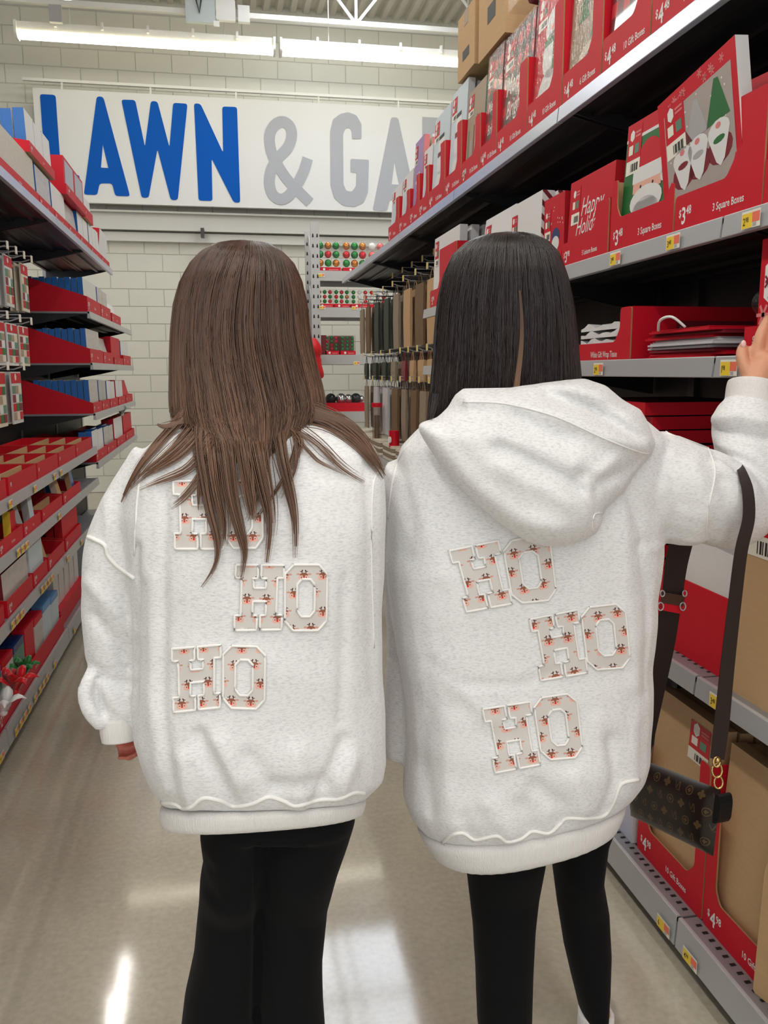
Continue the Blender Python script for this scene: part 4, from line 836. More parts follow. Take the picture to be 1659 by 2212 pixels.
for o in [random.gauss(0, .012) for _ in range(60)]:
    P_ = []
    for f in np.linspace(0, 1, 12):
        v = 640+200*f; cx_, a_, dep, yy_, zz_ = interp(fitR, v); s_ = -.13+o*(.5+f)+.03*math.sin(f*4); P_.append(Vector((cx_+a_*s_, yy_-dep*1.03*math.sqrt(1-s_*s_), zz_)))
    ST.append((P_, .0009, .4, .5+random.gauss(0, .15), 0, 1))
strands_obj('highlight_strands', hs, ST, hair_mat('golden_hair', (70, 46, 30), (120, 86, 56), .4))
# ------------------------------------------------------------------ merchandise builders (local frame: x to the viewer's right, y into the shelf, z up)
DY = 0.0
def wpos(base, rot, x, y, z=0):
    c, s = math.cos(rot), math.sin(rot); return Vector((base[0]+x*c-y*s, base[1]+x*s+y*c, base[2]+z))
def plaid():
    m = bpy.data.materials.new('plaid_print'); m.use_nodes = True; nt = m.node_tree; N = nt.nodes; L = nt.links; b = N['Principled BSDF']; tc = N.new('ShaderNodeTexCoord'); sp = N.new('ShaderNodeSeparateXYZ'); L.new(tc.outputs['Object'], sp.inputs[0])
    def sq(o):
        a = N.new('ShaderNodeMath'); a.operation = 'MULTIPLY'; a.inputs[1].default_value = 14; L.new(o, a.inputs[0]); f = N.new('ShaderNodeMath'); f.operation = 'FRACT'; L.new(a.outputs[0], f.inputs[0]); g = N.new('ShaderNodeMath'); g.operation = 'GREATER_THAN'; g.inputs[1].default_value = .5; L.new(f.outputs[0], g.inputs[0]); return g.outputs[0]
    ad = N.new('ShaderNodeMath'); L.new(sq(sp.outputs[0]), ad.inputs[0]); L.new(sq(sp.outputs[2]), ad.inputs[1]); h = N.new('ShaderNodeMath'); h.operation = 'MULTIPLY'; h.inputs[1].default_value = .5; L.new(ad.outputs[0], h.inputs[0])
    r = N.new('ShaderNodeValToRGB'); r.color_ramp.interpolation = 'CONSTANT'; e = r.color_ramp.elements; e[0].color = (*lin((206, 36, 48)), 1); e[1].position = .75; e[1].color = (*lin((26, 22, 24)), 1); k = e.new(.3); k.color = (*lin((116, 26, 34)), 1)
    L.new(h.outputs[0], r.inputs[0]); L.new(r.outputs[0], b.inputs['Base Color']); b.inputs['Roughness'].default_value = .4; b.inputs['Coat Weight'].default_value = .3; return m
PLAID = plaid()
WBOX = M('white_box', (232, 231, 230), .5, var=.03); WEDGE = M('white_box_edge', (206, 204, 206), .6, var=.08, scale=80); SNOW = M('pale_blue_print', (206, 220, 228), .5); SILV = M('silver_print', (190, 188, 190), .3, metal=.5)
FROST = M('frosted_wrap', (214, 212, 212), .3, var=.1, scale=25, bump=.5, bscale=30, coat=.4); LACE = M('lace_print', (206, 200, 188), .5, var=.25, scale=70)
WINE = M('wine_plush', (118, 30, 46), .8, var=.2, scale=50, bump=.6, bscale=60)
def star(b, cx, cz, r, m, y, n=6, w=.16):
    for k in range(n//2 if n % 2 == 0 else n):
        a = math.pi*k/(n/2); dx, dz = math.cos(a)*r, math.sin(a)*r; nx, nz = -math.sin(a)*r*w, math.cos(a)*r*w
        b.add([(cx-dx-nx, y, cz-dz-nz), (cx+dx-nx, y, cz+dz-nz), (cx+dx+nx, y, cz+dz+nz), (cx-dx+nx, y, cz-dz+nz)], [(0, 1, 2, 3)], m)
def hexa(b, cx, cz, r, m, y): b.add([(cx+r*.87*math.sin(R(60*k)), y, cz+r*math.cos(R(60*k))) for k in range(6)], [tuple(range(6))], m)
def sticker(b, x, z, w, h, y=-.0016):
    b.rect(x, z+h*.3, x+w, z+h, RED, y); hexa(b, x+w*.32, z+h*.82, w*.2, WHITE, y-.0004); b.rect(x+w*.55, z+h*.76, x+w*.92, z+h*.8, PINK, y-.0004); b.rect(x+w*.55, z+h*.84, x+w*.92, z+h*.88, PINK, y-.0004)
    b.rect(x+w*.12, z+h*.42, x+w*.42, z+h*.62, TAGW, y-.0004); b.rect(x+w*.55, z+h*.42, x+w*.85, z+h*.62, SAGE, y-.0004); b.rect(x, z, x+w, z+h*.3, TAGW, y)
    for k in range(7): xx = x+w*(.35+.08*k); b.rect(xx, z+h*.05, xx+w*.035*(1+k % 2), z+h*.22, INK, y-.0004)
def art(b, kind, w, h, y=-.0006):
    if kind == 'snowman_red':
        b.rect(0, 0, w, h, RED, y); b.disc(w*.5, h*.2, w*.36, h*.19, WBOX, y-.0004, 20); b.disc(w*.5, h*.48, w*.26, h*.16, WBOX, y-.0004, 20); b.disc(w*.5, h*.68, w*.2, h*.12, WBOX, y-.0004, 20); b.rect(w*.28, h*.56, w*.72, h*.61, GREEN, y-.0008); b.rect(w*.55, h*.36, w*.67, h*.58, GREEN, y-.0008); b.disc(w*.5, h*.67, w*.04, h*.02, ORANGE, y-.0012)
    elif kind == 'snowman_white':
        b.rect(0, 0, w, h, SNOW, y); b.disc(w*.5, h*.22, w*.32, h*.17, WBOX, y-.0004, 20); b.disc(w*.5, h*.48, w*.24, h*.14, WBOX, y-.0004, 20); b.rect(w*.3, h*.54, w*.7, h*.59, MAROON, y-.0008); b.disc(w*.5, h*.66, w*.2, h*.1, WBOX, y-.0006, 20); b.rect(w*.34, h*.72, w*.66, h*.76, INK, y-.0008); b.disc(w*.5, h*.65, w*.05, h*.02, RED, y-.0012)
        for k in range(12): b.disc(w*random.uniform(.05, .95), h*random.uniform(.1, .95), w*.015, w*.015, WHITE, y-.0004, 6)
    elif kind == 'tree_tan':
        b.rect(0, 0, w, h, TAN, y)
        for cx, cz, s in ((.35, .5, 1), (.65, .35, .7)):
            for k in range(4): b.add([(w*(cx-.16*s*(1-k*.2)), y-.0005, h*(cz+k*.09*s)), (w*(cx+.16*s*(1-k*.2)), y-.0005, h*(cz+k*.09*s)), (w*cx, y-.0005, h*(cz+.14*s+k*.09*s))], [(0, 1, 2)], GREEN if s == 1 else SAGE)
        b.disc(w*.55, h*.2, w*.32, h*.13, CREAM, y-.0004, 20); b.disc(w*.6, h*.2, w*.15, h*.08, INK, y-.0008, 12); b.disc(w*.5, h*.24, w*.05, h*.03, GREYB, y-.0012)
    elif kind == 'plaid_merry':
        b.rect(0, 0, w, h, PLAID, y); b.text('Merry', w*.12, h*.5, w*.3, WHITE, y-.0005, .01, .8, shear=.2); b.text('Bright', w*.16, h*.3, w*.28, WHITE, y-.0005, .01, .8, shear=.2)
    elif kind == 'plaid_wish':
        b.rect(0, 0, w, h, PLAID, y); b.text('Wishing', w*.08, h*.42, w*.26, WHITE, y-.0005, .01, .8, shear=.2); b.rect(0, h*.08, w, h*.1, WHITE, y-.0005)
    elif kind == 'forest':
        b.rect(0, 0, w, h, TAN, y)
        for k in range(6): x = w*(.1+.15*k); b.rect(x, h*.08, x+w*.05, h*random.uniform(.4, .7), [SAGE, GREYB, MAROON, BLUED][k % 4], y-.0005)
    elif kind == 'white': b.rect(0, 0, w, h, WBOX, y); b.rect(w*.1, h*.1, w*.9, h*.7, SNOW, y-.0004)
    elif kind == 'purple': b.rect(0, 0, w, h, M('lilac_print', (170, 140, 186), .5), y); star(b, w*.5, h*.5, w*.25, WHITE, y-.0005)
    elif kind == 'script':
        b.rect(0, 0, w, h, RED, y); b.text('Happy', w*.3, h*.55, w*.24, WHITE, y-.0005, 0, .8, shear=.35); b.text('Holidays', w*.2, h*.34, w*.22, WHITE, y-.0005, 0, .8, shear=.35)
    elif kind == 'dots':
        b.rect(0, 0, w, h, RED, y)
        for k in range(16): b.disc(w*random.uniform(.05, .95), h*random.uniform(.05, .95), w*.015, w*.015, WHITE, y-.0004, 6)
        b.disc(w*.6, h*.45, w*.2, h*.12, BLUED, y-.0006, 14); b.disc(w*.6, h*.36, w*.18, h*.1, WBOX, y-.0008, 14)
    elif kind == 'santa':
        SK = M('peach_print', (238, 178, 158), .5)
        b.rect(0, 0, w, h, GREEN, y); b.rect(0, h*.86, w, h, RED, y-.0003); b.rect(0, h*.86, w, h*.885, WBOX, y-.0004); b.text('HO', w*.72, h*.74, w*.15, WHITE, y-.0005, 0, .8, shear=.2)
        b.disc(w*.5, h*.12, w*.42, h*.12, RED, y-.0005, 18); b.disc(w*.5, h*.56, w*.3, h*.26, RED, y-.0005, 20); b.rect(w*.2, h*.5, w*.8, h*.62, WBOX, y-.0009); b.disc(w*.84, h*.48, w*.09, h*.05, WBOX, y-.0009)
        b.rect(w*.22, h*.42, w*.78, h*.5, SK, y-.0009); b.disc(w*.5, h*.34, w*.32, h*.12, WBOX, y-.0011, 20); b.disc(w*.5, h*.25, w*.27, h*.12, WBOX, y-.0011, 20)
        for s in (-.12, .12): b.disc(w*(.5+s), h*.46, w*.018, h*.014, INK, y-.0013, 8)
        b.rect(w*.18, h*.06, w*.82, h*.1, INK, y-.0011); b.rect(w*.42, h*.05, w*.56, h*.11, YEL, y-.0013)
    elif kind == 'gnomes':
        GB = M('warm_grey_print', (176, 164, 158), .5)
        b.rect(0, 0, w, h, RED, y)
        for k in range(14): star(b, w*random.uniform(.04, .96), h*random.choice((.93, .96, .9)), w*.03, PINK, y-.0004)
        b.rect(w*.08, 0, w*.94, h*.86, GB, y-.0004)
        for k in range(40): b.disc(w*random.uniform(.12, .9), h*random.uniform(.35, .84), w*.008, w*.008, WHITE, y-.0006, 6)
        for cx, m, hat in ((.3, MAROON, .3), (.5, GREYB, .55), (.76, GREEN, .6)):
            h_, h = h, h*.86; oz = h_*.2
            b.disc(w*cx, oz+h*.12, w*.15, h*.13, MAROON, y-.0006, 14); b.add([(w*(cx-.14), y-.0008, oz+h*.36), (w*(cx+.14), y-.0008, oz+h*.36), (w*(cx+.03), y-.0008, oz+h*(.36+hat*.6)), (w*(cx-.02), y-.0008, oz+h*(.36+hat*.62))], [(0, 1, 2, 3)], m)
            b.disc(w*cx, oz+h*.27, w*.13, h*.1, WBOX, y-.001, 14); b.add([(w*(cx-.13), y-.0011, oz+h*.26), (w*(cx+.13), y-.0011, oz+h*.26), (w*(cx+.05), y-.0011, oz+h*.02), (w*cx, y-.0011, oz-h*.03), (w*(cx-.05), y-.0011, oz+h*.02)], [(0, 4, 3, 2, 1)], WBOX); b.disc(w*cx, oz+h*.32, w*.032, h*.026, PINK, y-.0014, 10); b.disc(w*cx, oz+h*.2, w*.07, h*.03, [GREEN, MAROON, GREYB][int(cx*4) % 3], y-.0014, 10); h = h_
_PK = {}
def pack(base, rot, lx, ly, lz, w, h, t, front, edge, label, cat='gift box', group=None, name='gift_box', artk=None, stick=None, lean=0, roll=0, wrap=False):
    """a thin boxed set standing upright"""
    key = (round(w, 3), round(h, 3), round(t, 3), front.name, edge.name)
    if key not in _PK: _PK[key] = MB().box((0, 0, 0), (w, t, h), edge, {'F': front, 'B': front}).mesh(name)
    o = mobj(name, _PK[key], None, wpos(base, rot, lx, ly, lz)); o.rotation_euler = Matrix.Rotation(rot, 3, 'Z').to_4x4().to_3x3().__matmul__(Matrix.Rotation(lean, 3, 'X')).__matmul__(Matrix.Rotation(roll, 3, 'Y')).to_euler()
    tagp(o, label, cat, group)
    if artk: b = MB(); art(b, artk, w, h); b.build('printed_front', o)
    if stick: b = MB(); sticker(b, *stick); b.build('price_sticker', o)
    if wrap: b = MB().box((-.003, -.004, -.001), (w+.003, t+.003, h+.004), FILM); b.build('film_wrap', o)
    return o
def window_tray(base, rot, w, d, hR, hb, label, price=None, txt=None, sw=.26, left=.03, hL=None, name='display_tray', tear=False, mt=RED):
    """red cardboard display tray, its front cut to an L so that the goods show"""
    r = empty(name, base, rot); tagp(r, label, 'display tray')
    q = [(0, 0), (w, 0), (w, hR), (w*(1-sw), hR), (w*(1-sw), hb+.035), (w*(1-sw)-.03, hb)]
    q += [(left+.02, hb), (left, hb+.03), (left, hL), (0, hL)] if hL else [(0, hb)]
    b = MB(); b.prism(fillet(q, .012, 3), lambda a, c, e: (a, e, c), 0, .004, mt, KRAFTD); b.build('front_panel', r)
    t = .004; MB().box((w-t, .004, 0), (w, d, hR), mt, {'L': KRAFT}).build('side_panel', r); MB().box((0, .004, 0), (t, d, hb if not hL else hL), mt, {'R': KRAFT}).build('side_panel', r)
    MB().box((0, d-t, 0), (w, d, min(hR, .3)), mt, {'F': KRAFT}).build('back_panel', r); MB().box((t, .004, 0), (w-t, d-t, t), KRAFT).build('base_panel', r)
    if price or txt:
        b = MB(); hh = hb*.46
        if price: b.price(price[0], price[1], w*.06, hb*.22, hh, WHITE, -.0006); b.build('price_print', r)
        if txt: b = MB(); b.text(txt, w*.48, hb*.3, hb*.27, WHITE, -.0006, .014, .8); b.build('words_print', r)
    return r
def slant_tray(base, rot, w, d, hf, hb, label, price=None, txt=None, name='display_tray', mt=RED):
    """open cardboard tray whose sides slope down to a low printed front"""
    r = empty(name, base, rot); tagp(r, label, 'display tray'); t = .004
    MB().box((0, 0, 0), (w, t, hf), mt, {'B': KRAFT}).build('front_panel', r); MB().box((0, d-t, 0), (w, d, hb), mt).build('back_panel', r); MB().box((t, t, 0), (w-t, d-t, t), KRAFT).build('base_panel', r)
    for x in (0, w-t): MB().prism([(t, 0), (d-t, 0), (d-t, hb), (d*.96, hb), (t, hf)], lambda a, c, e: (e, a, c), x, x+t, mt, KRAFTD).build('side_panel', r)
    if price or txt:
        b = MB(); h = min(hf*.5, .05)
        if price: b.price(price[0], price[1], w*.05, hf*.2, h, WHITE, -.0006); b.build('price_print', r)
        if txt: b = MB(); b.text(txt, w*.5, hf*.35, h*.5, WHITE, -.0006, .008, .8); b.build('words_print', r)
    return r
# ------------------------------------------------------------------ right run, top shelf
XT = XR+.012
TOP = [  # near y, far y, pack height, art, price, words, what it shows, strip height share
 (1.44, 1.762, .44, 'plaid_wish', ('4', '48'), '10 Gift Boxes', 'plaid gift boxes, first tray of the top shelf', .8), (1.766, 2.082, .44, 'forest', ('4', '48'), '10 Gift Boxes', 'tan gift boxes, beside the plaid Wishing tray', .85), (2.086, 2.361, .43, 'plaid_wish', ('4', '48'), '10 Gift Boxes', 'plaid Wishing gift boxes', .9), (2.365, 2.646, .43, 'tree_tan', ('4', '48'), '6 Gift Boxes', 'tan pine tree gift boxes', .62), (2.65, 2.959, .44, 'snowman_red', ('4', '48'), '10 Gift Boxes', 'red boxes with a snowman in a green scarf', .75),
 (2.963, 3.296, .42, 'plaid_merry', ('4', '48'), '10 Gift Boxes', 'plaid Merry boxes with a torn flap', .62), (3.30, 3.51, .43, 'plaid_merry', ('4', '48'), '10 Gift Boxes', 'plaid Merry boxes under the cardboard cartons', .6), (3.514, 3.791, .38, 'forest', ('3', '98'), '10 Gift Boxes', 'brown woodland gift boxes', .62), (3.795, 4.076, .46, 'snowman_white', ('4', '48'), '10 Gift Boxes', 'white snowman gift boxes with a wine scarf', .62), (4.08, 4.407, .44, 'snowman_white', ('4', '48'), '10 Gift Boxes', 'pale snowman gift boxes beside the folded cards', .62),
 (4.411, 4.62, .34, 'white', ('3', '48'), '8 Boxes', 'plain white boxes with a red corner', .7), (4.624, 4.855, .44, 'purple', ('3', '48'), '8 Boxes', 'lilac gift boxes', .55), (4.859, 5.156, .32, 'white', ('2', '98'), '5 Boxes', 'white boxes next to the lilac ones', .66), (5.16, 5.485, .31, 'white', ('2', '98'), '5 Boxes', 'white boxes, last tray of the top shelf', .74)]
TOPM = {'snowman_red': (RED, REDD), 'plaid_merry': (PLAID, MAROON), 'plaid_wish': (PLAID, MAROON), 'tree_tan': (TAN, CREAM), 'snowman_white': (SNOW, WEDGE), 'forest': (TAN, SAGE), 'white': (WBOX, WEDGE), 'purple': (CREAM, PINK)}
for y0, y1, h, ak, pr, tx, what, sh_f in TOP:
    w = y1-y0; base = (XT, y1, ZT_); window_tray(base, RIGHT, w-.004, .40, h*sh_f, .098, 'red display tray of '+what, pr, tx, sw=.24)
    fm, em = TOPM[ak]; n = 5
    for k in range(n):
        pack(base, RIGHT, .008, .012+k*.042, .005, w-.022, h-.012*(k % 2), .03, fm, em, ('front pack of ' if k == 0 else 'pack standing behind the front one of ')+what, group=None if k == 0 else 'packs of '+what, artk=ak if k == 0 else None, stick=(.01, h*.72, w*.28, h*.22) if k == 0 else None, lean=-.05, wrap=(k == 0 and ak in ('plaid_merry', 'tree_tan', 'snowman_red')))
# overstock cartons and plush bundles lying on top of the packs
def carton(loc, dim, label, rz=0):
    r = empty('cardboard_carton', loc, rz); tagp(r, label, 'carton'); w, d, h = dim
    MB().box((-w/2, -d/2, 0), (w/2, d/2, h), KRAFT).build('carton_body', r); MB().box((-w/2-.001, -.03, h-.06), (w/2+.001, .03, h+.0015), TAN).build('packing_tape', r)
    b = MB(); b.rect(-.05, h*.2, .05, h*.3, INK, -d/2-.001); b.rect(-w*.3, h*.5, -w*.1, h*.62, KRAFTD, -d/2-.001); b.build('carton_print', r)
    b = MB(); b.add([(-w/2-.001, -.05, h*.25), (-w/2-.001, .05, h*.25), (-w/2-.001, .05, h*.4), (-w/2-.001, -.05, h*.4)], [(0, 3, 2, 1)], INK); b.build('carton_stamp', r); return r
carton((XT+.20, 3.45, ZT_+.452), (.36, .34, .42), 'tall kraft cardboard carton lying on the plaid gift boxes')
carton((XT+.16, 3.81, ZT_+.475), (.28, .26, .26), 'smaller kraft cardboard carton beside the tall carton on the top shelf')
for k, (y, z) in enumerate(((3.05, .455), (2.83, .47), (2.94, .625))):
    b = MB(); limb(b, [(Vector((-.14, 0, .06)), .05), (Vector((0, 0, .065)), .066), (Vector((.14, 0, .06)), .05)], WINE, 14); o = b.build('plush_bundle', None, (XT+.18, y, ZT_+z), smooth=True); tagp(o, 'wine red plush bundle in clear film piled above the snowman boxes', 'blanket', 'wine red plush bundles'); MB().box((-.2, -.075, 0), (.2, .075, .14), FILM).build('film_wrap', o)
# ------------------------------------------------------------------ right run, second shelf
base = (XT, 1.925, Z2); window_tray(base, RIGHT, .335, .40, .235, .085, 'red $3.48 square box tray holding the tilted gnome box', ('3', '48'), '3 Square Boxes', sw=.3)
o = pack(base, RIGHT, -.05, .006, .03, .32, .285, .03, GREYB, WBOX, 'square gift box with three bearded gnomes, tilted out of its tray', artk='gnomes', stick=(.03, .14, .085, .12), lean=.05, roll=-.15)
for k in range(6): pack(base, RIGHT, .03, .055+k*.045, .02, .285, .29, .028, RED, WBOX, 'red and white edged square box standing behind the gnome box', group='square boxes behind the gnome box', lean=-.1, roll=.05)
base = (XT, 2.27, Z2); window_tray(base, RIGHT, .338, .40, .12, .09, 'red $3.48 square box tray holding the bearded man in red hat box', ('3', '48'), '3 Square Boxes', sw=.04, left=.035, hL=.19)
pack(base, RIGHT, .03, .012, .006, .265, .32, .03, GREEN, WBOX, 'green square gift box with a bearded man in a red hat', artk='santa', stick=(.008, .19, .075, .12), lean=-.05)
for k in range(4): pack(base, RIGHT, .03, .06+k*.045, .006, .265, .31, .03, GREEN, WBOX, 'green square box standing behind the red hat box', group='green square boxes', lean=-.05)
base = (XT, 2.615, Z2); window_tray(base, RIGHT, .33, .40, .155, .075, 'red five leisure boxes tray with Happy Holidays script boxes', ('3', '98'), '5 Leisure Boxes', sw=.26)
for k in range(6): pack(base, RIGHT, .01, .012+k*.045, .006, .31, .25, .034, RED, RED if k % 2 else REDD, 'front red Happy Holidays script box of the leisure tray' if k == 0 else 'red script box standing behind the front leisure box', group=None if k == 0 else 'red script boxes', artk='script' if k == 0 else None, stick=(.02, .12, .06, .11) if k == 0 else None, lean=-.04)
base = (XT, 2.81, Z2); slant_tray(base, RIGHT, .19, .38, .06, .12, 'small red tray of dotted red boxes beside the script boxes', None, None)
for k in range(5): pack(base, RIGHT, .008, .012+k*.05, .006, .174, .235, .04, RED, REDD, 'dotted red box with a blue bird print in the small tray' if k == 0 else 'red box standing behind the dotted bird box', group=None if k == 0 else 'red boxes behind the dotted box', artk='dots' if k == 0 else None, stick=(.01, .1, .05, .1) if k == 0 else None)
STRIPE = None
def candy(name, axis=0, n=60):
    m = bpy.data.materials.new(name); m.use_nodes = True; nt = m.node_tree; N = nt.nodes; L = nt.links; b = N['Principled BSDF']; tc = N.new('ShaderNodeTexCoord'); w = N.new('ShaderNodeTexWave'); w.bands_direction = 'DIAGONAL'; w.inputs['Scale'].default_value = n; L.new(tc.outputs['Object'], w.inputs[0])
    r = N.new('ShaderNodeValToRGB'); r.color_ramp.interpolation = 'CONSTANT'; e = r.color_ramp.elements; e[0].color = (*lin((232, 230, 228)), 1); e[1].position = .6; e[1].color = (*lin((120, 30, 44)), 1); L.new(w.outputs['Fac'], r.inputs[0]); L.new(r.outputs[0], b.inputs['Base Color']); b.inputs['Roughness'].default_value = .5; return m
CANDY = candy('candy_stripe', n=14)
base = (XT, 3.17, Z2); slant_tray(base, RIGHT, .34, .42, .06, .1, 'red tray of white boxes with candy striped edges', None, None)
for k in range(6): pack(base, RIGHT, .01, .012+k*.055, .006, .32, .28, .045, WBOX, CANDY if k < 3 else WEDGE, 'white box with candy striped edges in the red tray', group='candy striped white boxes', stick=(.02, .14, .06, .1) if k == 0 else None, lean=-.02)
base = (XT, 3.58, Z2)
for k in range(8): pack(base, RIGHT, .01, .012+k*.055, .0, .38, .31, .036, WBOX, WEDGE, 'plain white shirt box leaning in the row beside the striped boxes', group='plain white shirt boxes in a leaning row', stick=(.02, .16, .07, .12) if k == 0 else None, lean=-.12)
MB_l = MB().box((0, 0, 0), (.36, .03, .26), WEDGE)
base = (XT, 4.36, Z2); window_tray(base, RIGHT, .5, .42, .27, .09, 'red tray of tall white clamshell boxes at the end of the shelf', ('3', '98'), '4 Small Boxes', sw=.62)
for k in range(5): pack(base, RIGHT, .01, .012+k*.055, .006, .47, .34, .036, WBOX, WEDGE, 'tall white box standing in the red tray at the shelf end', group='tall white boxes', stick=(.02, .2, .07, .12) if k == 0 else None, lean=-.03)
# ------------------------------------------------------------------ right run, third shelf
base = (XT, 2.50, Z3); tt = window_tray(base, RIGHT, .375, .42, .142, .052, 'red tray of white gift wrap tissue', None, None, sw=.17, name='tissue_tray')
b = MB(); b.text('White Gift Wrap Tissue', .13, .012, .024, WHITE, -.0006, .008, .72); b.build('lettering', tt)
b = MB()
def side_txt(s, y, z, size, m):
    v, f, w_ = text_geo(s, .006); b.add([(.3762, y-.0+a*size*.8, z+c*size) for a, c in v], f, m)
b.add([(.3757, .13, .025), (.3757, .36, .025), (.3757, .36, .105), (.3757, .13, .105)], [(0, 1, 2, 3)], MAROON); b.add([(.3760, .135, .05), (.3760, .355, .05), (.3760, .355, .066), (.3760, .135, .066)], [(0, 1, 2, 3)], GREYB); b.add([(.3760, .135, .03), (.3760, .3, .03), (.3760, .3, .045), (.3760, .135, .045)], [(0, 1, 2, 3)], GREYB)
side_txt('Dept. 18 : Modular Cat. #186', .14, .08, .0135, GREYB); side_txt('Set Week 37', .14, .0535, .012, INK); b.build('shipping_label', tt)
TISS = M('white_tissue', (238, 238, 238), .35, var=.05, scale=20, bump=.8, bscale=40, coat=.3)
for k in range(5):
    b = MB(); n = 14; w, d = .35, .3
    vs = [(.01+w*i/n, .02+d*j/8, .004+k*.021+.016+.005*math.sin(i*1.7+k)+.004*math.cos(j*1.3+i+k)) for j in range(9) for i in range(n+1)]; lo = [(x, y, .006+k*.021) for x, y, z in vs]; q = n+1
    fs = [(j*q+i, j*q+i+1, (j+1)*q+i+1, (j+1)*q+i) for j in range(8) for i in range(n)]; m_ = len(vs)
    edge = [j*q for j in range(9)]; b.add(vs+lo, fs+[(i, i+m_, i+1+m_, i+1) for i in range(n)]+[(j*q+n, j*q+n+m_, (j+1)*q+n+m_, (j+1)*q+n) for j in range(8)], TISS)
    o = b.build('tissue_pack', None, wpos(base, RIGHT, 0, 0), (0, 0, RIGHT), smooth=False); tagp(o, 'folded white tissue pack lying in the red tissue tray', 'tissue paper', 'tissue packs in the red tray')
for k in range(9):
    mt = [RED, MAROON, RED, WEDGE, WEDGE, WEDGE, MAROON, RED, RED][8-k]; z = Z3+.002+k*.0078; w, d = .30+.02*math.sin(k*2), .34
    r = MB(); r.box((0, 0, 0), (w, d, .0045), mt); 
    for q_ in range(2): r.box((.006, .004, .0045+q_*.0022), (w-.004, d-.006, .006+q_*.0022), mt)
    o = r.build('gift_bag', None, (XT+.02+.008*math.sin(k*3), 2.06+.012*math.cos(k*2), z), (0, 0, RIGHT+.05*math.sin(k*1.3)))
    tagp(o, {0: 'lowest flat red gift bag of the pile beside the tissue tray'}.get(k, 'flat %s gift bag in the pile beside the tissue tray' % {RED: 'red', MAROON: 'maroon', WEDGE: 'white'}[mt]), 'gift bag', None if k == 0 else 'flat %s gift bags in the pile' % {RED: 'red', MAROON: 'maroon', WEDGE: 'white'}[mt])
    if k == 8: MB().tube(cpath([Vector((.06, -.004, .008)), Vector((.1, -.02, .03)), Vector((.15, -.015, .035)), Vector((.17, .01, .01))], 5), .0035, WHITE, 6).build('cord_handle', o, smooth=True)
# snowflake display the hand reaches into
sd = empty('snowflake_display', (XR+.016, 1.625, Z3), RIGHT); tagp(sd, 'red counter display with a white hexagon snowflake emblem under the reaching hand', 'display tray')
MB().box((0, .0, 0), (.2, .004, .062), RED).build('front_panel', sd); MB().box((.012, .02, 0), (.2, .025, .235), RED).build('header_card', sd)
for x in (0, .196): MB().box((x, .004, 0), (x+.004, .16, .06), RED).build('side_panel', sd)
b = MB(); hexa(b, .075, .15, .062, WHITE, .0194); b.build('hexagon_emblem', sd)
b = MB(); star(b, .075, .15, .044, MAROON, .019, 6, .07)
for k in range(6):
    a = R(60*k); 
    for t in (.5, .75): 
        for s in (-1, 1): p0 = (.075+math.cos(a)*.044*t, .15+math.sin(a)*.044*t); p1 = (p0[0]+math.cos(a+s*.8)*.016, p0[1]+math.sin(a+s*.8)*.016); nx, nz = -(p1[1]-p0[1])*.16, (p1[0]-p0[0])*.16; b.add([(p0[0]-nx, .0188, p0[1]-nz), (p1[0]-nx, .0188, p1[1]-nz), (p1[0]+nx, .0188, p1[1]+nz), (p0[0]+nx, .0188, p0[1]+nz)], [(0, 1, 2, 3)], MAROON)
b.build('snowflake_print', sd)
b = MB(); star(b, .03, .085, .022, PINK, .0194); b.build('snowflake_print', sd); b = MB(); b.price('1', '98', .03, .012, .036, WHITE, -.0008); b.build('price_print', sd)
o = MB().ball((0, 0, 0), .03, film('clear_bulb', a=.06), 20, 14).build('clear_bulb', None, (XR+.09, 1.664, Z3+.115), smooth=True); tagp(o, 'clear round bulb ornament beside the snowflake display', 'ornament'); MB().tube([(0, 0, -.03), (0, 0, -.115)], .004, SILV, 6).build('bulb_stem', o)
# ------------------------------------------------------------------ right run, fourth shelf
base = (XT+.04, 2.02, Z4); st = slant_tray(base, RIGHT, .355, .38, .19, .24, 'plain red tray of ribbed white boxes on the perforated shelf')
for k in range(7): pack(base, RIGHT, .01+.0*k, .012+k*.05, .006, .33, .29-.006*k, .04, WBOX, WEDGE, 'ribbed white box standing in the plain red tray', group='ribbed white boxes in the plain red tray', lean=-.1, roll=.06 if k < 2 else 0)
bagz = Z4
for k in range(16):
    o = MB().box((0, 0, 0), (.42, .36, .034), RED, {'U': MAROON, 'F': RED if k % 2 else M('red_card_light', (214, 52, 66), .5)}).build('gift_bag', None, (XT+.03+.012*math.sin(k*2.3), 2.50, Z4+.001+k*.0388), (.002*math.sin(k), .003*math.cos(k*1.7), RIGHT+.03*math.sin(k*1.9))); tagp(o, 'flat red gift bag in the tall stack on the perforated shelf', 'gift bag', 'tall stack of flat red gift bags')
    MB().box((.0, -.002, .012), (.2, .36, .022), MAROON).build('bag_gusset', o)
kb = empty('gift_box_bundle', (XT+.02, 1.625, Z4), RIGHT); tagp(kb, 'large kraft gift box with red and white barcode label on the perforated shelf', 'gift box')
MB().box((0, 0, 0), (.42, .3, .42), KRAFT, {'L': KRAFTD}).build('box_body', kb); b = MB(); b.rect(.06, .36, .4, .44, RED, -.001); hexa(b, .14, .395, .03, WHITE, -.0016); b.rect(.03, .315, .4, .36, TAGW, -.001)
for k in range(16): b.rect(.07+k*.009, .322, .07+k*.009+.003*(1+k % 2), .35, INK, -.0016)
b.build('barcode_label', kb)
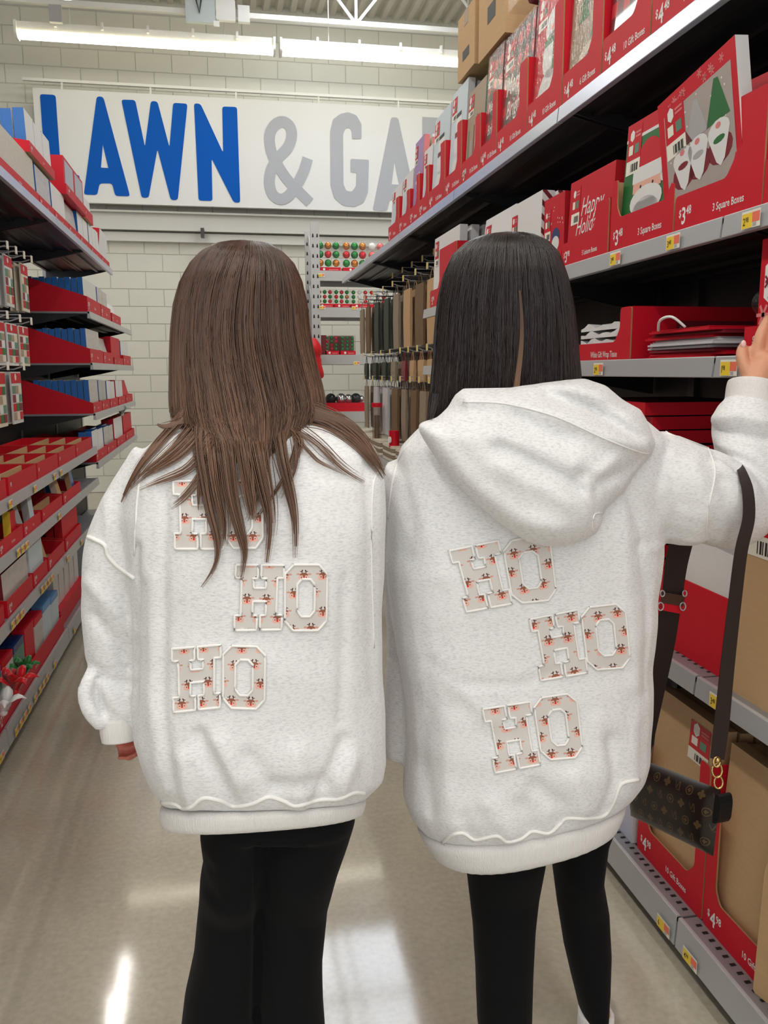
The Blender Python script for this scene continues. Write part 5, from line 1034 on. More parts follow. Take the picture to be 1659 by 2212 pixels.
# ------------------------------------------------------------------ right run, base deck
def kraft_display(y0, y1, h, label, plabel):
    w = y1-y0; base = (XR+.05, y1, ZBASE); window_tray(base, RIGHT, w, .36, .40, .085, label, ('4', '98'), '10 Gift Boxes', sw=.13, left=.045, hL=.3)
    for k in range(6):
        o = pack(base, RIGHT, .012, .012+k*.045, .006, w-.03, h-.008*(k % 3), .036, KRAFT, KRAFT, ('front ' if k == 0 else 'inner ')+plabel, group=None if k == 0 else 'inner '+plabel, lean=-.06, stick=(w*.5, h*.74, .09, .1) if k == 0 else None, wrap=(k < 3))
kraft_display(1.70, 2.03, .47, 'red $4.98 floor tray of kraft gift boxes beside the white pack', 'kraft gift box of the floor tray beside the white pack'); kraft_display(1.36, 1.695, .46, 'red $4.98 floor tray of kraft gift boxes beside the loose cardboard strip', 'kraft gift box of the floor tray beside the loose strip')
pack((XR+.045, 2.36, ZBASE), RIGHT, 0, 0, .001, .31, .34, .05, M('lavender_pack', (204, 204, 226), .4, coat=.4), WBOX, 'pale lavender white pack standing on the base deck', stick=(.05, .2, .08, .12))
for k in range(3): pack((XR+.045, 2.75, ZBASE), RIGHT, 0, .01+k*.07, .001, .36, .4, .05, KRAFT, KRAFT, 'kraft gift box further along the base deck', group='kraft gift boxes further along the base deck')
b = MB(); b.prism(fillet([(0, 0), (.055, 0), (.05, .1), (.056, .3), (.045, .33), (.01, .325), (.0, .28)], .01), lambda a, c, e: (a, e, c), 0, .006, KRAFT, KRAFTD); o = b.build('cardboard_strip', None, (XR+.028, 1.46, ZBASE+.001), (-.03, 0, RIGHT+.25)); tagp(o, 'loose torn cardboard strip leaning against the lower red tray', 'cardboard')
b = MB().box((0, 0, 0), (.1, .012, .4), STEEL); o = b.build('divider_panel', None, (XR+.03, 1.345, ZBASE+.001), (0, 0, RIGHT)); tagp(o, 'grey divider panel standing on the base deck', 'divider')
# stock on the near end of the right run
for zz, y1, w, h, fm, em, lt, lp in ((Z2, 1.585, .36, .26, RED, WBOX, 'red tray of white edged square boxes beside the gnome tray', 'white edged square box beside the gnome tray'), (Z3, 1.38, .36, .2, WBOX, WEDGE, 'red tray of white tissue boxes beside the snowflake display', 'white tissue box beside the snowflake display'), (Z4, 1.17, .4, .36, KRAFT, KRAFT, 'red tray of kraft boxes beside the large kraft gift box', 'kraft box in the tray beside the large kraft gift box'), (ZBASE, 1.31, .36, .42, KRAFT, KRAFT, 'red base tray of kraft boxes beside the grey divider', 'kraft box in the base tray beside the grey divider')):
    base = (XT+(.02 if zz < 1 else 0), y1, zz); slant_tray(base, RIGHT, w, .4, .09, .12, lt, ('3', '48'), '3 Square Boxes')
    for k in range(2): pack(base, RIGHT, .01, .012+k*.05, .006, w-.02, h, .036, fm, em, lp, group='row of '+lp)
# ------------------------------------------------------------------ peg hooks with hanging bags (right run, beyond the shelves)
def hook(x0, y, z, face, length, label, group, tagw=True):
    r = empty('peg_hook', (x0, y, z)); tagp(r, label, 'peg hook', group); d = face
    MB().tube([(0, 0, 0), (d*length*.9, 0, 0), (d*length, 0, .012)], .0035, STEELP, 6).build('wire', r); MB().tube([(0, 0, .03), (d*(length+.01), 0, .03)], .003, STEELP, 6).build('tag_arm', r)
    MB().box((d*(length+.01)-.002, -.016, -.005), (d*(length+.01)+.002, .016, .032), TAGW).build('tag_plate', r); MB().box((d*(length+.013)-.001, -.014, -.003), (d*(length+.013)+.001, .004, .03), YEL if tagw else TAGW).build('tag_paper', r); return r
def hang_bag(x, y, z, w, h, t, m, label, group, n=1, face=-1, handle=True, name='gift_bag'):
    for k in range(n):
        r = empty(name, (x-face*0+(-face)*k*.05, y, z)); tagp(r, label, 'gift bag', group)
        b = MB(); T_, B_ = t, t*.5; b.rings([[(-T_/2, -w/2, -.05), (T_/2, -w/2, -.05), (T_/2, w/2, -.05), (-T_/2, w/2, -.05)], [(-T_*.8, -w/2, -.05-h*.5), (T_*.8, -w/2, -.05-h*.5), (T_*.8, w/2, -.05-h*.5), (-T_*.8, w/2, -.05-h*.5)], [(-B_, -w*.48, -.05-h), (B_, -w*.48, -.05-h), (B_, w*.48, -.05-h), (-B_, w*.48, -.05-h)]], m); b.build('bag_body', r)
        if handle: MB().tube(cpath([Vector((0, -w*.25, -.05)), Vector((0, -w*.12, -.008)), Vector((0, 0, .004)), Vector((0, w*.12, -.008)), Vector((0, w*.25, -.05))], 4), .0025, m, 5).build('bag_handle', r)
DGREEN = M('dark_green_bag', (42, 54, 40), .6, var=.2, scale=30); TAUPE = M('taupe_bag', (150, 134, 112), .6, var=.15, scale=40)
BAGS = [(2.02, .36, [(4.75, KRAFT, .2), (5.05, BROWNP, .22), (5.4, KRAFT, .2), (5.75, TAUPE, .18), (6.1, DGREEN, .18), (6.5, DGREEN, .18), (6.9, BROWNP, .18), (7.2, TAUPE, .18)]), (1.575, .13, [(4.75, KRAFT, .16), (5.0, KRAFT, .14), (5.25, KRAFT, .12), (5.5, MAROON, .12), (5.85, TAUPE, .16), (6.2, DGREEN, .16), (6.6, DGREEN, .16), (7.0, DGREEN, .14)]), (1.39, .34, [(4.7, KRAFT, .2), (4.95, TAUPE, .16), (5.2, BROWNP, .16), (5.5, TAUPE, .14), (5.8, BROWNP, .2), (6.15, WEDGE, .2), (6.55, WEDGE, .18), (7.0, TAUPE, .16)])]
NM = {KRAFT: 'kraft brown', BROWNP: 'dark brown paper', TAUPE: 'taupe', DGREEN: 'dark green', MAROON: 'maroon', WEDGE: 'white'}; RW = ('upper', 'middle', 'lower')
for r_, (z, h, L_) in enumerate(BAGS):
    for y, m, w in L_:
        hook(1.55, y, z, -1, .40, 'wire peg hook in the %s row on the right shelving' % RW[r_], 'peg hooks of the %s row' % RW[r_])
        hang_bag(1.17, y, z-.004, w, h, .012, m, '%s gift bag hanging in the %s peg row' % (NM[m], RW[r_]), '%s bags in the %s peg row' % (NM[m], RW[r_]), n=5 if h > .3 else 4)
for y in (4.7, 5.0, 5.3, 5.6, 5.9, 6.25): hook(1.55, y, 2.13, -1, .30, 'wire peg hook under the end of the top shelf', 'peg hooks under the top shelf')
LOWB = [4.47, 5.7, 6.6, 7.5]; shelf_run(GR, XR, -1, .86, LOWB, .5, under=BLACKP)
WOVEN = M('woven_mat', (150, 132, 110), .8, var=.4, scale=60, stretch=(1, 6, 1)); 
for j, y in enumerate((4.55, 5.0, 5.45, 5.95, 6.4, 6.9)):
    for k in range(5): o = MB().prism(fillet([(0, 0), (.4, 0), (.4, .4), (0, .4)], .05), lambda a, c, e: (c, a, e), 0, .018, WOVEN if k % 2 else CREAM).build('woven_mat', None, (XR+.03, y, .861+k*.0215)); tagp(o, 'flat %s woven mat stacked on the low shelf under the peg hooks' % ('brown' if k % 2 else 'cream'), 'mat', '%s woven mats on the low shelf' % ('brown' if k % 2 else 'cream'))
b = MB(); limb(b, [(Vector((0, 0, 0)), .034), (Vector((0, 0, .24)), .034)], film('tube_film', (.8, .75, .68), .12), 14, 2); o = b.build('ribbon_tube', None, (1.02+.09, 6.2, .955)); tagp(o, 'clear tube with a red cap standing on the woven mats', 'tube'); MB().tube([(0, 0, .24), (0, 0, .27)], .04, RED, 14).build('cap', o); MB().tube([(0, 0, .0), (0, 0, .18)], .02, BROWNP, 10).build('tube_contents', o)
o = empty('red_jar', (XR+.06, 5.55, .955)); tagp(o, 'small red jar with a white round label on the woven mats', 'jar'); MB().tube([(0, 0, 0), (0, 0, .11)], .035, RED, 16).build('jar_body', o); MB().tube([(-.03, -.012, .05), (-.037, -.014, .05)], .022, WHITE, 14).build('jar_label', o)
# ------------------------------------------------------------------ left run
XLF = XL-.012
def lrow(y0, w, z, hf, hb, d, n, h, t, front, edge, lab_tray, lab_box, price=None, txt=None, y_in=.012, step=None, slant=True, lean=-.03, cols=1, mt=RED, artk=None, jumble=0):
    base = (XLF, y0, z)
    if lab_tray: slant_tray(base, LEFT, w-.004, d, hf, hb, lab_tray, price, txt, mt=mt)
    n = min(n, 2 if (cols > 1 and 'striped' not in lab_box and 'bright blue' not in lab_box) or (n <= 5 and y0 > 4.5 and 'bright' not in lab_box) else n); cw = (w-.02)/cols; step = step or t+.006
    for c in range(cols):
        for k in range(n):
            jl = random.uniform(-jumble, jumble); fm = front[(k+c) % len(front)] if isinstance(front, list) else front; em = edge[(k+c) % len(edge)] if isinstance(edge, list) else edge
            pack(base, LEFT, .008+c*cw, y_in+k*step, .006, cw-.004, h-.006*((k+c) % 2), t, fm, em, lab_box, group=lab_box.replace('standing', 'rows').split(' on the ')[0]+' '+str(0) if False else 'row of '+lab_box, artk=artk if k == 0 else None, lean=lean+jl)
PHOTO = M('photo_print', (196, 190, 186), .4, var=.3, scale=30, coat=.3)
# top shelf, lower tier and upper tier
z = ZLT
lrow(2.95, .75, z, .05, .1, .42, 4, .20, .05, FROST, FROST, 'low red tray of frosted white gift boxes at the start of the top shelf', 'frosted white wrapped gift box in the low red tray', ('4', '98'), '10 Gift Boxes')
lrow(3.72, .85, z, .05, .1, .42, 3, .20, .06, LACE, FROST, 'low red tray of lace printed boxes on the top shelf', 'lace printed white box in the low red tray', ('4', '98'), '10 Gift Boxes')
lrow(4.58, .38, z, .05, .1, .42, 4, .19, .05, PHOTO, BLUE, 'low red tray of blue edged boxes beside the lace boxes', 'blue edged photo box beside the lace boxes', ('3', '98'), '6 Boxes')
lrow(4.97, .42, z, .05, .1, .42, 4, .19, .05, WBOX, BLUE, 'low red tray of blue and white boxes below the windowed red box', 'blue and white box below the windowed red box', ('3', '98'), '6 Boxes')
lrow(5.40, .40, z, .05, .1, .42, 3, .18, .06, PHOTO, SAGE, 'low red tray of sage green boxes on the top shelf', 'sage green edged box on the top shelf', ('3', '48'), '4 Boxes', lean=-.12)
lrow(5.81, .45, z, .05, .1, .42, 4, .19, .05, WBOX, BLUE, 'low red tray of blue boxes past the sage green ones', 'blue edged white box past the sage green ones', ('3', '48'), '4 Boxes', cols=2)
lrow(6.27, .5, z, .05, .1, .42, 4, .2, .05, WBOX, BLUE, 'low red tray of blue boxes near the end of the top shelf', 'blue edged white box near the end of the top shelf', ('3', '48'), '4 Boxes', cols=3)
lrow(6.78, .44, z, .05, .1, .42, 3, .24, .06, WBOX, RED, 'low red tray of red edged boxes at the end of the top shelf', 'red edged white box at the end of the top shelf', ('2', '98'), '4 Boxes', lean=.1, y_in=.03)
zt = ZLT+.212
lrow(2.75, .9, zt, .07, .1, .40, 3, .25, .07, FROST, FROST, 'upper red tray of tall frosted boxes above the low tray', 'tall frosted white box in the upper tray', ('4', '98'), '10 Gift Boxes')
lrow(4.42, .62, zt, .05, .1, .40, 5, .19, .05, WBOX, BLUE, 'upper red tray of bright blue boxes above the lace boxes', 'bright blue box in the upper tray', ('3', '98'), '5 Boxes', cols=3)
zt2 = ZLT+.2
rb = empty('windowed_gift_box', (XLF, 5.32, zt2), LEFT); tagp(rb, 'red gift box with two silver windows stacked above the blue and white boxes', 'gift box')
MB().box((0, 0, 0), (.7, .11, .21), RED).build('box_body', rb); MB().box((-.01, -.012, 0), (.71, 0, .055), RED).build('front_lip', rb)
for x in (.04, .38):
    MB().box((x, -.0015, .065), (x+.28, -.0005, .195), SILV).build('window', rb)
b = MB(); b.price('9', '98', .06, .012, .03, WHITE, -.0126); b.build('lettering', rb)
lrow(6.06, .36, zt2, .07, .09, .40, 3, .14, .06, WBOX, [RED, BLUE], 'upper red tray of short boxes beside the windowed red box', 'short box in the upper tray beside the windowed red box', ('2', '98'), None)
# far bays: sloping red trays with blue boxes
FAR = [(ZLA, [(5.93, .62, .1, .235, 11, .215, .034, FROST, BLUE, 'sloping red tray of film wrapped blue boxes on the highest far shelf', 'film wrapped blue box in the sloping tray on the highest far shelf'), (6.57, .55, .1, .16, 4, .215, .04, PHOTO, BLUE, 'red tray of photo fronted boxes on the highest far shelf', 'photo fronted blue box on the highest far shelf'), (7.2, .6, .08, .12, 4, .17, .045, WBOX, RED, 'red tray of leaning red boxes on the highest far shelf', 'leaning red box on the highest far shelf')]),
       (ZLB, [(5.93, .62, .095, .245, 8, .22, .034, PHOTO, BLUE, 'sloping red tray of blue boxes on the second far shelf', 'blue box in the sloping tray on the second far shelf'), (6.58, .55, .09, .14, 4, .2, .04, PHOTO, [BLUE, BLUE, WEDGE], 'red tray of toppled blue boxes on the second far shelf', 'toppled blue box on the second far shelf'), (7.2, .62, .06, .1, 4, .22, .045, [RED, WBOX], RED, 'red tray of tall red boxes on the second far shelf', 'tall red box on the second far shelf'), (7.86, .6, .09, .14, 4, .21, .04, WBOX, BLUE, 'red tray of blue boxes at the end of the second far shelf', 'blue box at the end of the second far shelf')]),
       (ZLC, [(5.93, .42, .07, .22, 9, .215, .034, PHOTO, BLUE, 'sloping red tray of plain blue boxes on the third far shelf', 'plain blue box in the sloping tray on the third far shelf'), (6.37, .4, .07, .12, 4, .21, .04, SILV, BLUE, 'red tray of blue window boxes on the third far shelf', 'blue window box on the third far shelf'), (6.8, .5, .07, .1, 4, .2, .04, WBOX, BLUE, 'red tray of blue and white boxes on the third far shelf', 'blue and white box on the third far shelf'), (7.35, .5, .07, .1, 4, .2, .045, WBOX, RED, 'red tray of red boxes on the third far shelf', 'red edged box on the third far shelf'), (7.9, .55, .07, .1, 4, .2, .045, [RED, WBOX], RED, 'red tray of slipped red boxes at the end of the third far shelf', 'slipped red box at the end of the third far shelf')]),
       (ZLG, [(5.93, .55, .07, .16, 5, .2, .04, WBOX, BLUE, 'red tray of blue boxes on the lowest far shelf', 'blue box on the lowest far shelf'), (6.5, .55, .07, .12, 4, .19, .04, PHOTO, BLUE, 'red tray of photo boxes on the lowest far shelf', 'photo box on the lowest far shelf'), (7.1, .6, .07, .1, 4, .22, .045, WBOX, RED, 'red tray of red boxes on the lowest far shelf', 'red box on the lowest far shelf'), (7.75, .7, .07, .1, 4, .22, .045, [RED, WBOX], RED, 'red tray of red and white boxes ending the lowest far shelf', 'red and white box ending the lowest far shelf')])]
for z, L_ in FAR:
    for y, w, hf, hb, n, h, t, fm, em, lt, lb in L_:
        jm = .35 if 'toppled' in lt or 'leaning' in lt or 'slipped' in lt else 0
        lrow(y, w, z, hf, hb, .44, n, h, t, fm, em, lt, lb, ('3', '98'), '10 Boxes', lean=-.02 if not jm else -.25, y_in=.02 if not jm else .02, cols=2 if w < .6 and not jm and n < 8 else 1, step=(t+.005) if not jm else .085)
# near bays, shelf by shelf
def divided(y0, w, z, hf, label, price):
    base = (XLF, y0, z); slant_tray(base, LEFT, w-.004, .42, hf, hf, label, price, None)
    for k in range(3): o = MB().box((.006, .06+k*.1, .005), (w-.012, .068+k*.1, hf-.004), KRAFT).build('tray_divider', None, base, (0, 0, LEFT)); tagp(o, 'kraft divider in the '+label, 'divider', 'kraft dividers of the '+label)
def jumble(y0, w, z, hf, label, what, cols, price, txt, n=5, h=.13):
    base = (XLF, y0, z); slant_tray(base, LEFT, w-.004, .42, hf, hf+.03, label, price, txt)
    for k in range(n): pack(base, LEFT, .01+(w-.1)*((k*.37) % 1), .015+.07*(k % 5), .006, min(.085, w*.4), h*random.uniform(.85, 1.05), .03, cols[k % len(cols)], cols[(k+1) % len(cols)], 'one of the %s standing in their red tray' % what, cat='box', group='assorted %s in the %s' % (what, label), lean=random.uniform(-.3, 0), roll=random.uniform(-.12, .12), name='small_box')
lrow(2.9, .62, ZLD, .075, .09, .42, 7, .13, .035, PHOTO, [CANDY, WEDGE], 'red $2.48 tray of striped card boxes on the upper near shelf', 'striped card box on the upper near shelf', ('2', '48'), '20 Ct Cards', cols=4)
divided(3.56, .52, ZLD, .075, 'red 98 cent divided tray beside the striped card boxes', (None, '98')); divided(4.1, .50, ZLD, .075, 'second red 98 cent divided tray from the striped card boxes', (None, '98')); divided(4.62, .52, ZLD, .075, 'third red 98 cent divided tray from the striped card boxes', (None, '98'))
divided(5.16, .6, ZLD, .075, 'last red 98 cent divided tray before the far shelves', (None, '98'))
jumble(2.9, .42, ZLE, .06, 'red $3.98 tray of felt card packs', 'felt cards', [MAROON, SAGE, TAN, BLUED, YEL, WBOX], ('3', '98'), '8 Ct Cards'); jumble(3.34, .4, ZLE, .06, 'red $3.98 tray of green and gold card packs', 'green and gold cards', [GREEN, RED, YEL, WBOX], ('3', '98'), '10 Ct Cards', 6); jumble(3.76, .34, ZLE, .06, 'red $2.98 tray of grey photo cards', 'grey photo cards', [GREYB, PHOTO, SNOW], ('2', '98'), '10 Ct', 6); divided(4.14, .5, ZLE, .06, 'red 98 cent divided tray on the card shelf', (None, '98')); jumble(4.68, .55, ZLE, .06, 'red tray of kraft card boxes on the card shelf', 'kraft cards', [KRAFT, CREAM, BLUE], ('2', '98'), None, 6, .15)
lrow(2.6, .75, ZLF, .07, .09, .42, 5, .17, .04, PHOTO, [SAGE, WEDGE, MAROON], 'red tray of leaning picture boxes on the lower near shelf', 'leaning picture box on the lower near shelf', ('2', '98'), None, cols=3, lean=-.15)
lrow(3.40, .45, ZLF, .07, .09, .42, 7, .165, .035, PHOTO, MAROON, 'red tray of maroon edged boxes on the lower near shelf', 'maroon edged box on the lower near shelf', ('2', '98'), None, cols=1); lrow(3.87, .3, ZLF, .07, .09, .42, 6, .18, .035, SNOW, SNOW, 'red tray of pale blue boxes on the lower near shelf', 'pale blue box on the lower near shelf', ('2', '98'), None)
jumble(4.2, .42, ZLF, .07, 'red tray of kraft and red card boxes on the lower near shelf', 'kraft and red boxes', [KRAFT, RED, KRAFT, INK], ('3', '98'), None, 5, .2); lrow(4.66, .5, ZLF, .07, .12, .42, 5, .19, .04, RED, REDD, 'red tray of red sleeves on the lower near shelf', 'red sleeve on the lower near shelf', ('1', '98'), None)
for zz, nm, fm, em in ((ZLD, 'upper', PHOTO, CREAM), (ZLE, 'card', TAN, SAGE), (ZLF, 'lower', PHOTO, MAROON), (ZLBASE, 'base', SNOW, RED)):
    lrow(1.95, .62 if zz != ZLBASE else .38, zz, .07, .09, .42, 6, .13 if zz < .9 and zz > .6 else .15, .04, fm, em, 'red tray at the near end of the %s shelf, left shelving' % nm, 'box in the near end tray of the %s shelf' % nm, ('2', '98'), None, cols=3)
# base deck: rows of tall boxed cards
ZB_ = ZLBASE
lrow(2.35, .72, ZB_, .07, .09, .42, 4, .2, .06, RED, REDD, 'red base tray holding the fabric bow pouches', 'red pouch box under the fabric bows', ('1', '98'), None, cols=2)
bx = (XLF, 3.10, ZB_); slant_tray(bx, LEFT, 1.36, .42, .085, .11, 'long red base tray of boxed cards with blue, red and sage tops', ('2', '98'), '24 Ct Cards')
COLS = [(SAGE, BLUE, .22), (WBOX, RED, .22), (SAGE, BLUED, .22), (RED, RED, .23), (PHOTO, RED, .22), (SNOW, M('sky_box', (92, 150, 206), .4), .23), (SNOW, M('sky_box', (92, 150, 206), .4), .22)]
CN = ['sage with blue top', 'white with red top', 'sage with navy top', 'red', 'photo fronted with red top', 'pale with sky blue top', 'sky blue']
for c, (fm, tm, h) in enumerate(COLS):
    for k in range(6):
        me_ = MB().box((0, 0, 0), (.17, .05, h), fm, {'U': tm}).box((-.0005, -.0005, h*.86), (.1705, .0505, h+.0005), tm).mesh('card_box') if k == 0 else me_
        o = mobj('card_box', me_, None, wpos(bx, LEFT, .01+c*.19, .012+k*.062, .006), (0, 0, LEFT)); tagp(o, 'boxed card pack, %s, in the long red base tray' % CN[c], 'card box', '%s card packs in the base tray' % CN[c])
rtb = empty('hinged_gift_crate', (XLF-.02, 4.5, ZB_), LEFT); tagp(rtb, 'tall red display box with frosted side panels on the base deck', 'display tray')
MB().box((0, 0, 0), (.8, .4, .09), RED).build('tray_base', rtb); MB().box((0, .02, .28), (.8, .38, .33), RED).build('tray_lid', rtb)
for k in range(5): MB().box((.02+k*.155, .03, .09), (.15+k*.155, .37, .28), FROST).build('frosted_pack', rtb)
# fabric bow, green bow and white star poking over the base tray
def petal_bow(loc, m, s, label, n=7):
    r = empty('gift_bow', loc); tagp(r, label, 'bow')
    for k in range(n):
        a = 2*math.pi*k/n; e = 35+25*(k % 2); d = Vector((math.cos(a)*math.cos(R(e)), math.sin(a)*math.cos(R(e)), math.sin(R(e)))); side = d.cross(Vector((0, 0, 1))).normalized(); RG = []
        for t in np.linspace(0, 1, 7): w = s*.28*math.sin(math.pi*min(.97, t+.06)); c = d*(s*t)+Vector((0, 0, s*.3*math.sin(math.pi*t))); RG.append([c-side*w, c+Vector((0, 0, .15*s*math.sin(math.pi*t))), c+side*w, c-Vector((0, 0, .02*s))])
        b = MB(); b.rings(RG, m); b.build('bow_loop', r, smooth=True)
    MB().ball((0, 0, s*.12), s*.15, m, 10, 8).build('bow_knot', r, smooth=True); return r
petal_bow(on(0, XL+.02, 34, 1500), M('red_satin', (226, 24, 30), .35, sheen=.3), .11, 'red satin gift bow poking over the base tray'); petal_bow(on(0, XL+.02, 52, 1462), M('green_satin', (30, 128, 52), .35, sheen=.3), .085, 'green satin gift bow beside the red satin bow'); petal_bow(on(0, XL+.03, 8, 1545), M('white_satin', (236, 234, 232), .35, sheen=.3), .1, 'white satin gift bow beside the red base tray', 5)
petal_bow((XL-.02, 7.6, ZLG+.23), M('green_red_ribbon', (196, 210, 196), .35, var=.4, scale=20), .1, 'curly green and white ribbon bow on the far shelf end', 6)
# peg hooks with hanging tag cards
HANG = [(2.02, [3.45, 3.62, 3.79, 3.96, 4.13, 4.30, 4.47, 4.64, 4.81], .34, 'first'), (1.70, [3.45, 3.7, 3.95, 4.2, 4.45, 4.7], .36, 'second'), (1.47, [3.5, 3.82, 4.14, 4.46], .36, 'third')]
def tag_card(x, y, z, w, h, cm, label, group, n=3):
    for k in range(n):
        r = empty('tag_card', (x-k*.028, y, z)); tagp(r, label, 'gift tags', group)
        b = MB(); b.box((-.004, -w/2, -h), (.004, w/2, 0), cm); b.build('card_back', r)
        if k == 0:
            MB().box((.004, -w/2, -h*.22), (.0055, w/2, -.006), RED).build('header', r); b = MB(); b.tube([(.006, -w*.1, -h*.1), (.0065, -w*.1, -h*.1)], w*.09, WHITE, 6); b.build('hexagon_mark', r)
            cs = [WBOX, RED, SAGE, GREEN, TAN, MAROON, CREAM]; q = 0
            for i in range(3):
                for j in range(4): MB().box((.004, -w/2+w*(.05+.31*i), -h*(.42+.17*j)), (.006, -w/2+w*(.32+.31*i), -h*(.27+.17*j)), cs[(i*2+j*3+int(y*10)) % 7]).build('small_tag', r)
for z, ys, h, nm in HANG:
    for i, y in enumerate(ys):
        hook(-1.345, y, z, 1, .38, 'wire peg hook in the %s row on the left shelving' % nm, 'peg hooks of the %s row, left shelving' % nm, tagw=False)
        if i % 2 == 0 or nm != 'first': tag_card(-1.0, y, z-.012, .15 if nm == 'first' else .2, {'first': .24, 'second': .2, 'third': .25}[nm], [FROST, WBOX, CREAM][i % 3], 'red headed gift tag card hanging in the %s peg row' % nm, 'gift tag cards of the %s peg row' % nm, 3)
# ------------------------------------------------------------------ ornament packs on the back rack
ORN = {'g': M('green_bauble', (24, 130, 52), .18, metal=.5), 'r': M('red_bauble', (210, 28, 44), .18, metal=.5), 'o': M('gold_bauble', (204, 128, 48), .2, metal=.7), 'w': M('white_bauble', (230, 230, 228), .2), 's': M('silver_bauble', (200, 200, 204), .12, metal=.95), 'p': M('pink_bauble', (222, 110, 110), .25, metal=.4), 'd': M('dark_bauble', (30, 40, 40), .2, metal=.5)}
def orn_pack(x, z, w, h, rowsx, pat, label, group=None, base_m=RED):
    r = empty('ornament_pack', (x, RY+.05, z)); tagp(r, label, 'ornaments', group); ncol, nrow = rowsx; rr = min(w/ncol, (h-.05)/nrow)*.46
    MB().box((0, 0, 0), (w, .14, .04), base_m, {'U': CREAM}).build('base_card', r); b = MB(); b.disc(w*.3, .02, .012, .012, WHITE, -.001); b.rect(w*.5, .012, w*.9, .02, PINK, -.001); b.build('base_print', r)
    for j in range(nrow):
        for i in range(ncol): MB().ball((w*(i+.5)/ncol, .06, .045+(h-.05)*(j+.5)/nrow), rr, ORN[pat[(j*ncol+i) % len(pat)]], 12, 8).build('bauble', r, smooth=True)
    MB().box((0, 0, .04), (w, .14, h), FILM).build('clear_case', r); return r
def rx(u, v=600): return on(1, RY, u, v).x
orn_pack(rx(686), ZR[0], rx(738)-rx(686), .31, (3, 3), 'ogogrggog', 'clear pack of green, red and gold ornaments next to the rack post'); orn_pack(rx(743), ZR[0], rx(796)-rx(743), .31, (3, 3), 'gogrgrogo', 'clear pack of gold and green ornaments on the top rack shelf'); orn_pack(rx(799), ZR[0], .26, .31, (3, 3), 'pwspwswps', 'clear pack of pink and silver ornaments on the top rack shelf')
orn_pack(rx(686), ZR[1], rx(721)-rx(686), .19, (3, 3), 'rgrgrgrgr', 'small pack of red and green ornaments next to the rack post'); orn_pack(rx(723), ZR[1], rx(758)-rx(723), .19, (3, 3), 'grgrgogrg', 'small pack of green and red ornaments on the second rack shelf'); orn_pack(rx(760), ZR[1], .19, .19, (3, 3), 'gwrgwrgwr', 'small pack of mixed green ornaments on the second rack shelf'); orn_pack(rx(800), ZR[1], .19, .19, (3, 3), 'wsrwsrrws', 'small pack of white and silver ornaments on the second rack shelf')
orn_pack(rx(704, 740), ZR[2], rx(734, 740)-rx(704, 740), .2, (3, 4), 'grggrgrgrggr', 'tub of red and green ball ornaments on the third rack shelf'); orn_pack(rx(737, 740), ZR[2], .16, .2, (3, 4), 'g', 'tub of all green ball ornaments on the third rack shelf')
for k, u in enumerate((690, 716, 744)):
    o = MB().box((0, 0, 0), (.075 if k == 0 else .13, .16, .2), MAROON, {'F': M('dotted_maroon', (110, 24, 36), .4, var=.6, scale=60)}).build('ornament_box', None, (rx(u, 700), RY+.22 if k else RY+.05, ZR[2]+(.0 if k else 0))); tagp(o, ['dark box of ornaments next to the rack post on the third shelf', 'maroon dotted ornament box behind the red and green tub', 'maroon dotted ornament box behind the green tub'][k], 'box')
r = empty('ornament_tray', (rx(704, 880), RY+.04, ZR[3])); tagp(r, 'red tray of silver bows and dark ornaments on the low rack shelf', 'ornaments'); MB().box((0, 0, 0), (.42, .3, .09), RED).build('tray', r)
for k, (x, m, s) in enumerate(((.07, 'd', .06), (.18, 's', .06), (.26, 's', .05), (.34, 'd', .06), (.4, 's', .035))): MB().ball((x, .1, .13), s, ORN[m], 10, 7).build('bauble', r, smooth=True)
MB().box((.0, .0, .09), (.42, .28, .22), FILM).build('clear_case', r)
b = MB(); p0 = on(1, 8.62, 668, 760); SACK = M('red_sack', (206, 16, 28), .5, var=.25, scale=18, bump=.9, bscale=25)
limb(b, [(p0+Vector((-.02, 0, .12)), .09), (p0+Vector((0, 0, .02)), .12), (p0+Vector((.0, 0, -.25)), .14), (p0+Vector((0, 0, -.7)), .17), (p0+Vector((0, 0, -1.2)), .19), (Vector((p0.x, p0.y, .03)), .15)], SACK, 16)
me = fuse(b, .02, 2); n = len(me.vertices); V = np.empty(n*3); me.vertices.foreach_get('co', V); V = V.reshape(-1, 3); V[:, 0] += .008*np.sin(V[:, 2]*23+V[:, 1]*11); V[:, 1] += .008*np.sin(V[:, 2]*31+V[:, 0]*17); me.vertices.foreach_set('co', V.ravel()); me.materials.clear(); me.materials.append(SACK); me.polygons.foreach_set('use_smooth', [True]*len(me.polygons)); me.update()
o = mobj('gift_sack', me); tagp(o, 'tall crumpled red gift sack standing by the rack post', 'sack')
